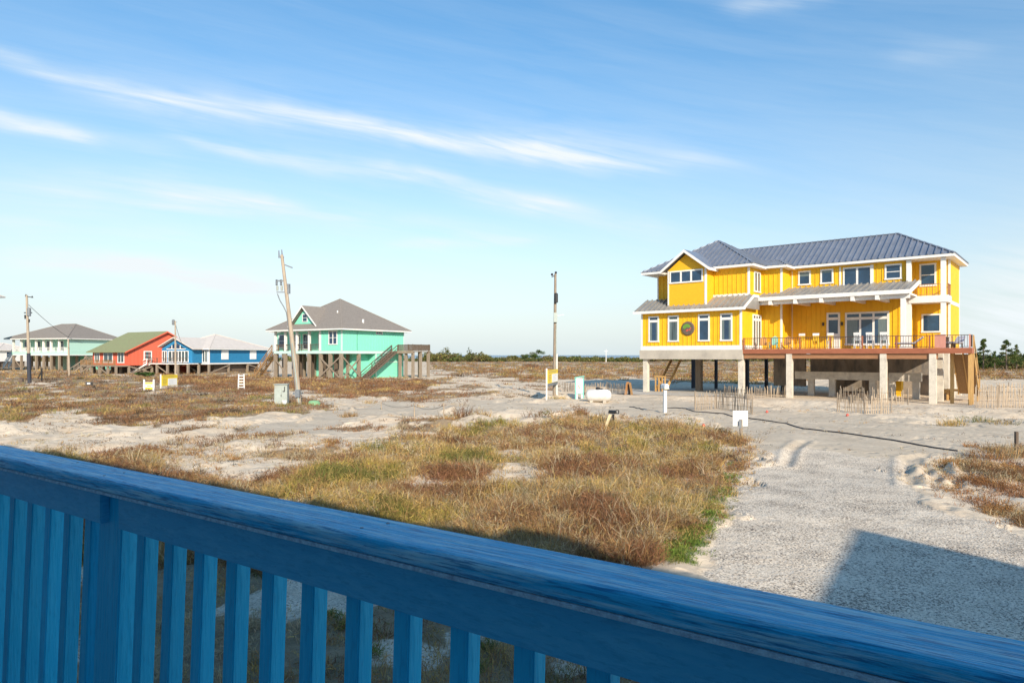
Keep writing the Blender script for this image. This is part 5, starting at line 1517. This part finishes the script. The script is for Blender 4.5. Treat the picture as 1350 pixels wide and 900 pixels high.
# ------------------------------------------------------------------ drift fences of lath
def drift_fence(pts, label, h=1.15, sp=.12, gap=.12):
    b0 = ground_pt(*pts[0]); t = empty('sand_fence', b0, 0, label, 'fence', 'sand fences around the yellow house')
    P = [ground_pt(*p) for p in pts]
    mb = MB(); wr = MB(); posts = []
    for i in range(len(P)-1):
        d = P[i+1] - P[i]; n = max(1, int(d.length / sp)); u = Vector((d.x, d.y, 0)).normalized()
        for k in range(n):
            if random.random() < gap: continue
            c = P[i] + d * ((k + random.uniform(-.25,.25)) / n); c.z = hz(c.x, c.y); c -= b0
            hh = h * random.uniform(.78, 1.06) * (1 if random.random() > .08 else .6)
            tip = c + Vector((random.gauss(0,.05), random.gauss(0,.05), hh))
            mb.beam(c - Vector((0,0,.15)), tip, .055, .014, up=(u.y, -u.x, 0))
        for zz in (.3,.72):
            wr.tube(P[i]-b0+Vector((0,0,zz*h)), P[i+1]-b0+Vector((0,0,zz*h)), .008, .008, 4)
        posts.append(P[i]-b0)
    posts.append(P[-1]-b0)
    mb.build('slats', M['slat'], t); wr.build('wire', M['wire'], t)
    for p in posts: MB().beam(p-Vector((0,0,.3)), p+Vector((0,0,h*1.05)), .05, .05).build('post', M['grey_wood'], t)
    return t
drift_fence([(916,542),(945,539),(985,543),(992,546)], 'lath sand fence beside the white mailbox, left of the stake sign', 1.15, .13, .12)
drift_fence([(955,523),(985,526),(1035,523)], 'lath sand fence under the left end of the yellow house deck', .95, .14)
drift_fence([(1104,543),(1140,545),(1175,545)], 'sparse lath sand fence in front of the deck piles', 1.15, .13, .15)
drift_fence([(1108,530),(1150,533),(1197,534)], 'lath sand fence close behind the sparse one under the deck', 1.15, .13, .15)
drift_fence([(1287,538),(1316,537),(1356,537)], 'lath sand fence at the right edge beyond the wooden stairs', 1.45, .12, .1)
drift_fence([(1283,525),(1330,524),(1370,524)], 'farther lath sand fence at the right edge under the pines', 1.2, .15, .15)
drift_fence([(742,516),(772,519),(800,517),(825,520)], 'low grey lath fence behind the propane tank', .95, .13, .05)
b = ground_pt(829, 520); t = empty('pallet', b, -.6, 'upright wooden crate frame at the end of the grey lath fence', 'crate')
MB().beam((-.3,0,0),(-.1,0,1.15),.4,.06).build('slat_panel', M['chair_wood'], t); MB().beam((.3,0,0),(.1,0,1.1),.35,.06).build('slat_panel', M['stair_wood'], t); MB().box(-.1,.1,.05,.1,0,.9).build('dark_back', M['black'], t)

# scraps
for (px, py, lab) in ((926,563,'red scrap on the sand above the grass field'),(1116,549,'orange red scrap near the sparse lath fence'),(1010,544,'red scrap right of the stake sign on the sand')):
    b = ground_pt(px, py); o = MB().lathe([(0,.05),(.12,.08),(.14,.02)], (0,0,.03), (.6,.3,.4), 9).build('litter', M['red_plastic'], None); o.location = b; tag(o, lab, 'litter', 'red scraps on the sand')

# ================================================================== trees and bushes
def leaf_cloud(name, lumps, n, size, pal, parent=None, loc=None, upb=.3):
    """leaf-sized faces spread through several uneven lumps"""
    L_ = np.array([[*c, *r] for c, r in lumps], float); vol = (L_[:,3]*L_[:,4]*L_[:,5]) ** .66
    k = RNG.choice(len(L_), n, p=vol/vol.sum())
    d = RNG.normal(size=(n,3)); d /= np.linalg.norm(d,axis=1,keepdims=True)
    rr = RNG.random(n)[:,None] ** .45
    c = L_[k,:3] + d*rr*L_[k,3:6]
    nn = RNG.normal(size=(n,3)) + np.array([0,0,upb]); nn /= np.linalg.norm(nn,axis=1,keepdims=True)
    u = np.cross(nn, RNG.normal(size=(n,3))); u /= np.linalg.norm(u,axis=1,keepdims=True); v = np.cross(nn,u)
    s = (size*RNG.uniform(.6,1.4,n))[:,None]
    P = np.stack([c-u*s*.5, c-v*s*.28, c+u*s*.5, c+v*s*.28],1).reshape(-1,3)
    f = np.arange(n*4)
    pc = np.array([p for p,_ in pal]); w = np.array([q for _,q in pal],float); w/=w.sum()
    lump_c = RNG.choice(len(pc), len(L_), p=w)
    ci = np.where(RNG.random(n) < .6, lump_c[k], RNG.choice(len(pc), n, p=w))
    col = np.repeat(pc[ci]*RNG.uniform(.7,1.35,(n,1)),4,axis=0)
    o = mesh_np(name, P, f, np.full(n,4), pm, col)
    if parent: o.parent = parent
    if loc is not None: o.location = loc
    return o

T_DARK = (.05,.075,.025); T_MID = (.09,.115,.03); T_OLIVE = (.14,.145,.045); T_YEL = (.22,.19,.06); T_GREEN=(.07,.13,.03); T_BROWN=(.16,.11,.06)
PINE = [(T_DARK,1.2),(T_GREEN,1.3),(T_MID,1.2),(T_OLIVE,.8)]

def pine(px, top_py, Y, w, label, lean=0, n=3600):
    x = xr(px)*Y; zt = CH-(top_py-HZ)*Y/F
    z0 = hz(x,Y); t = empty('pine_tree', (x,Y,z0), 0, label, 'tree', 'pines beyond the lath fences')
    q = MB(); q.tube((0,0,-.3),(lean*.5,0,zt*.5),.16,.11,8); q.tube((lean*.5,0,zt*.5),(lean,0,zt*.95),.11,.03,8)
    lumps = []
    nl = 16
    for i in range(nl):
        f = .22 + .76*i/(nl-1); a = random.uniform(0,6.28)+i*2.3; r = w*(1.08-f)*.85*random.uniform(.5,1.25)
        c = (lean*f+math.cos(a)*r, math.sin(a)*r, zt*f)
        q.tube((lean*f,0,zt*f-.25), c, .05,.02,6)
        lumps.append((c, (w*.22*(1.3-f)+.25, w*.22*(1.3-f)+.25, .22+.30*random.random())))
    lumps.append(((lean,0,zt*.96),(w*.2,w*.2,.35)))
    q.build('trunk', M['dark_wood'], t)
    leaf_cloud('crown', lumps, n, .24, PINE, t)
    return t
pine(1296, 447, 155, 2.9, 'left one of the pines beyond the fence at the right edge', .2)
pine(1327, 449, 150, 3.1, 'broad pine in the middle of the right group', -.2)
pine(1340, 455, 158, 1.6, 'slim young pine right of the broad one', .0, 1200)
pine(1358, 448, 152, 2.8, 'pine cut by the right edge of the view', -.3)
pine(1311, 463, 162, 1.8, 'low pine between the left and the broad pine', .1, 1200)

def bush_tree(px, py_top, Y, w, label, name='tree', n=2200, pal=None, cat='tree', trunk=True):
    x = xr(px)*Y; zt = CH-(py_top-HZ)*Y/F; z0 = hz(x,Y) if Y < 440 else 0
    t = empty(name, (x,Y,z0), 0, label, cat)
    if trunk:
        q = MB(); q.tube((0,0,-.3),(.3,0,zt*.55),.3,.18,8)
        for k in range(4): a=k*1.6; q.tube((.3,0,zt*.5),(.3+math.cos(a)*w*.25,math.sin(a)*w*.25,zt*.8),.12,.05,6)
        q.build('trunk', M['dark_wood'], t)
    lumps = [((random.uniform(-.5,.5)*w, random.uniform(-.5,.5)*w, zt*random.uniform(.35,.8)), (w*random.uniform(.16,.28), w*random.uniform(.16,.28), zt*random.uniform(.14,.22))) for _ in range(9)]
    lumps.append(((0.2*w,0,zt*.84),(w*.2,w*.2,zt*.16)))
    leaf_cloud('crown' if trunk else 'leaves', lumps, n, max(.35, w*.05), pal or PINE, t)
    return t
bush_tree(706, 461, 380, 8.5, 'single taller tree on the horizon left of the upright pole')
bush_tree(692, 466, 384, 7.0, 'dark rounded tree left of the taller horizon tree')
bush_tree(676, 468.5, 386, 6.0, 'yellow green bush left of the dark horizon trees', name='shrub', cat='shrub', pal=[(T_OLIVE,1),(T_YEL,1),(T_MID,.6)], trunk=False)
bush_tree(189.5, 491, 108, 2.4, 'dark green bush at the foot of the red house', name='shrub', n=900, pal=[(T_DARK,1),(T_GREEN,1)], cat='shrub', trunk=False)

# far scrub that reads as one mass
def scrub(px0, px1, Y0, Y1, ztop, n_l, leaves, size, pal):
    lumps = []
    for i in range(n_l):
        Y = random.uniform(Y0,Y1); px = random.uniform(px0,px1); x = xr(px)*Y
        zt = ztop*random.uniform(.4,1.0)*(1.5 if random.random() < .07 else 1)*(.7+.6*float(vnoise(np.array([x/14.]),np.array([Y/40.]),3)[0]))
        w = random.uniform(1.6,4.0)
        lumps.append(((x,Y,zt*.5),(w,w,zt*.55)))
    return stuff(leaf_cloud('far_scrub', lumps, leaves, size, pal))
SCR = [(T_DARK,.7),(T_MID,1.1),(T_OLIVE,1.8),(T_YEL,1.6),(T_BROWN,1.5)]
scrub(555, 1285, 350, 430, 2.7, 420, 42000, .9, SCR)
scrub(560, 645, 340, 420, 5.0, 70, 9000, 1.0, SCR)
scrub(1180, 1500, 165, 215, 3.6, 150, 26000, .55, [(T_DARK,1.2),(T_MID,1.3),(T_OLIVE,1.4),(T_YEL,.9),(T_BROWN,.6)])
scrub(-400, 570, 350, 430, 3.2, 330, 18000, 1.1, SCR)
scrub(1285, 1800, 350, 430, 3.0, 200, 12000, 1.1, SCR)
scrub(745, 850, 330, 380, 2.6, 60, 7000, .8, [(T_OLIVE,1.5),(T_MID,1.3),(T_YEL,1.2),(T_DARK,.8)])

# separate dry bushes and tufts on the open sand
def tuft(px, py, w, h, label, pal, nb=170, herb=True, name='dry_bush', cat='bush', grp='tufts on the open sand'):
    b = ground_pt(px, py)
    k = 7
    X = np.array([b.x+random.uniform(-1,1)*w*.6 for _ in range(k)]); Y = np.array([b.y+random.uniform(-1,1)*w*.5 for _ in range(k)])
    o = build_clumps(name, X, Y, pal, (h*.8,h*1.2), (w*.35,w*.6), nb//k, .5 if herb else .05)
    return tag(o, label, cat, grp)
DB = [(P_DARK,1),(P_BROWN,1.2),(P_PURP,1),(P_TAN,.8)]
TG = [(P_TAN,1),(P_STRAW,1.4),(P_OLIVE,.8),(P_BROWN,.5)]
GG = [(P_OLIVE,1.4),((.14,.17,.05),1),(P_STRAW,1)]
tuft(606,552,1.1,.85,'bare dark twiggy bush right of the white footed stake',DB,260)
tuft(588,556,.8,.5,'brown tuft at the white footed stake',TG)
tuft(633,553,.7,.5,'straw tuft right of the dark twiggy bush',TG)
tuft(712,556,.9,.6,'straw tuft on the sand below the yellow notice board',TG)
tuft(752,560,1.0,.95,'tall brown tuft below the teal poster stand',[(P_BROWN,1),(P_RUST,1),(P_TAN,1.3)],260)
tuft(778,560,.8,.6,'brown tuft between the tall tuft and the white leaning post',TG)
tuft(735,526,1.0,.35,'low green tuft at the foot of the yellow notice board',GG)
tuft(1252,560,.9,.45,'olive grass tuft on the sand in front of the wooden stairs',GG,220)
tuft(1280,557,.8,.4,'smaller olive tuft to the right of the one by the stairs',GG,180)
tuft(1322,560,.7,.35,'brown tuft on the sand near the right edge',TG)
tuft(980,582,.9,.38,'straw tuft around the foot of the stake sign',TG,260)
tuft(955,574,.7,.42,'tan tuft left of the stake sign',TG,200)
tuft(880,572,.9,.85,'wispy dead bush below the white mailbox',[(P_PALE,1),(P_TAN,1)],110)
tuft(1312,605,1.0,.75,'tall wispy dry bush left of the dark stake',[(P_PALE,1),(P_TAN,1.2),(P_RUST,.8)],300)
tuft(455,549,.9,.35,'dark brown bush beside the sandy road under the turquoise house',DB,200)
tuft(290,585,1.0,.45,'rust brown bush on the white sand left of the field',[(P_RUST,1),(P_BROWN,1)],260)
tuft(238,583,.7,.35,'small brown bush left of the rust brown one',DB,150)
tuft(605,497,2.0,.6,'dark low bush in the far brown meadow',DB,200)
tuft(695,484,3.0,.8,'flat dark bush in the meadow left of the upright pole',DB,240)
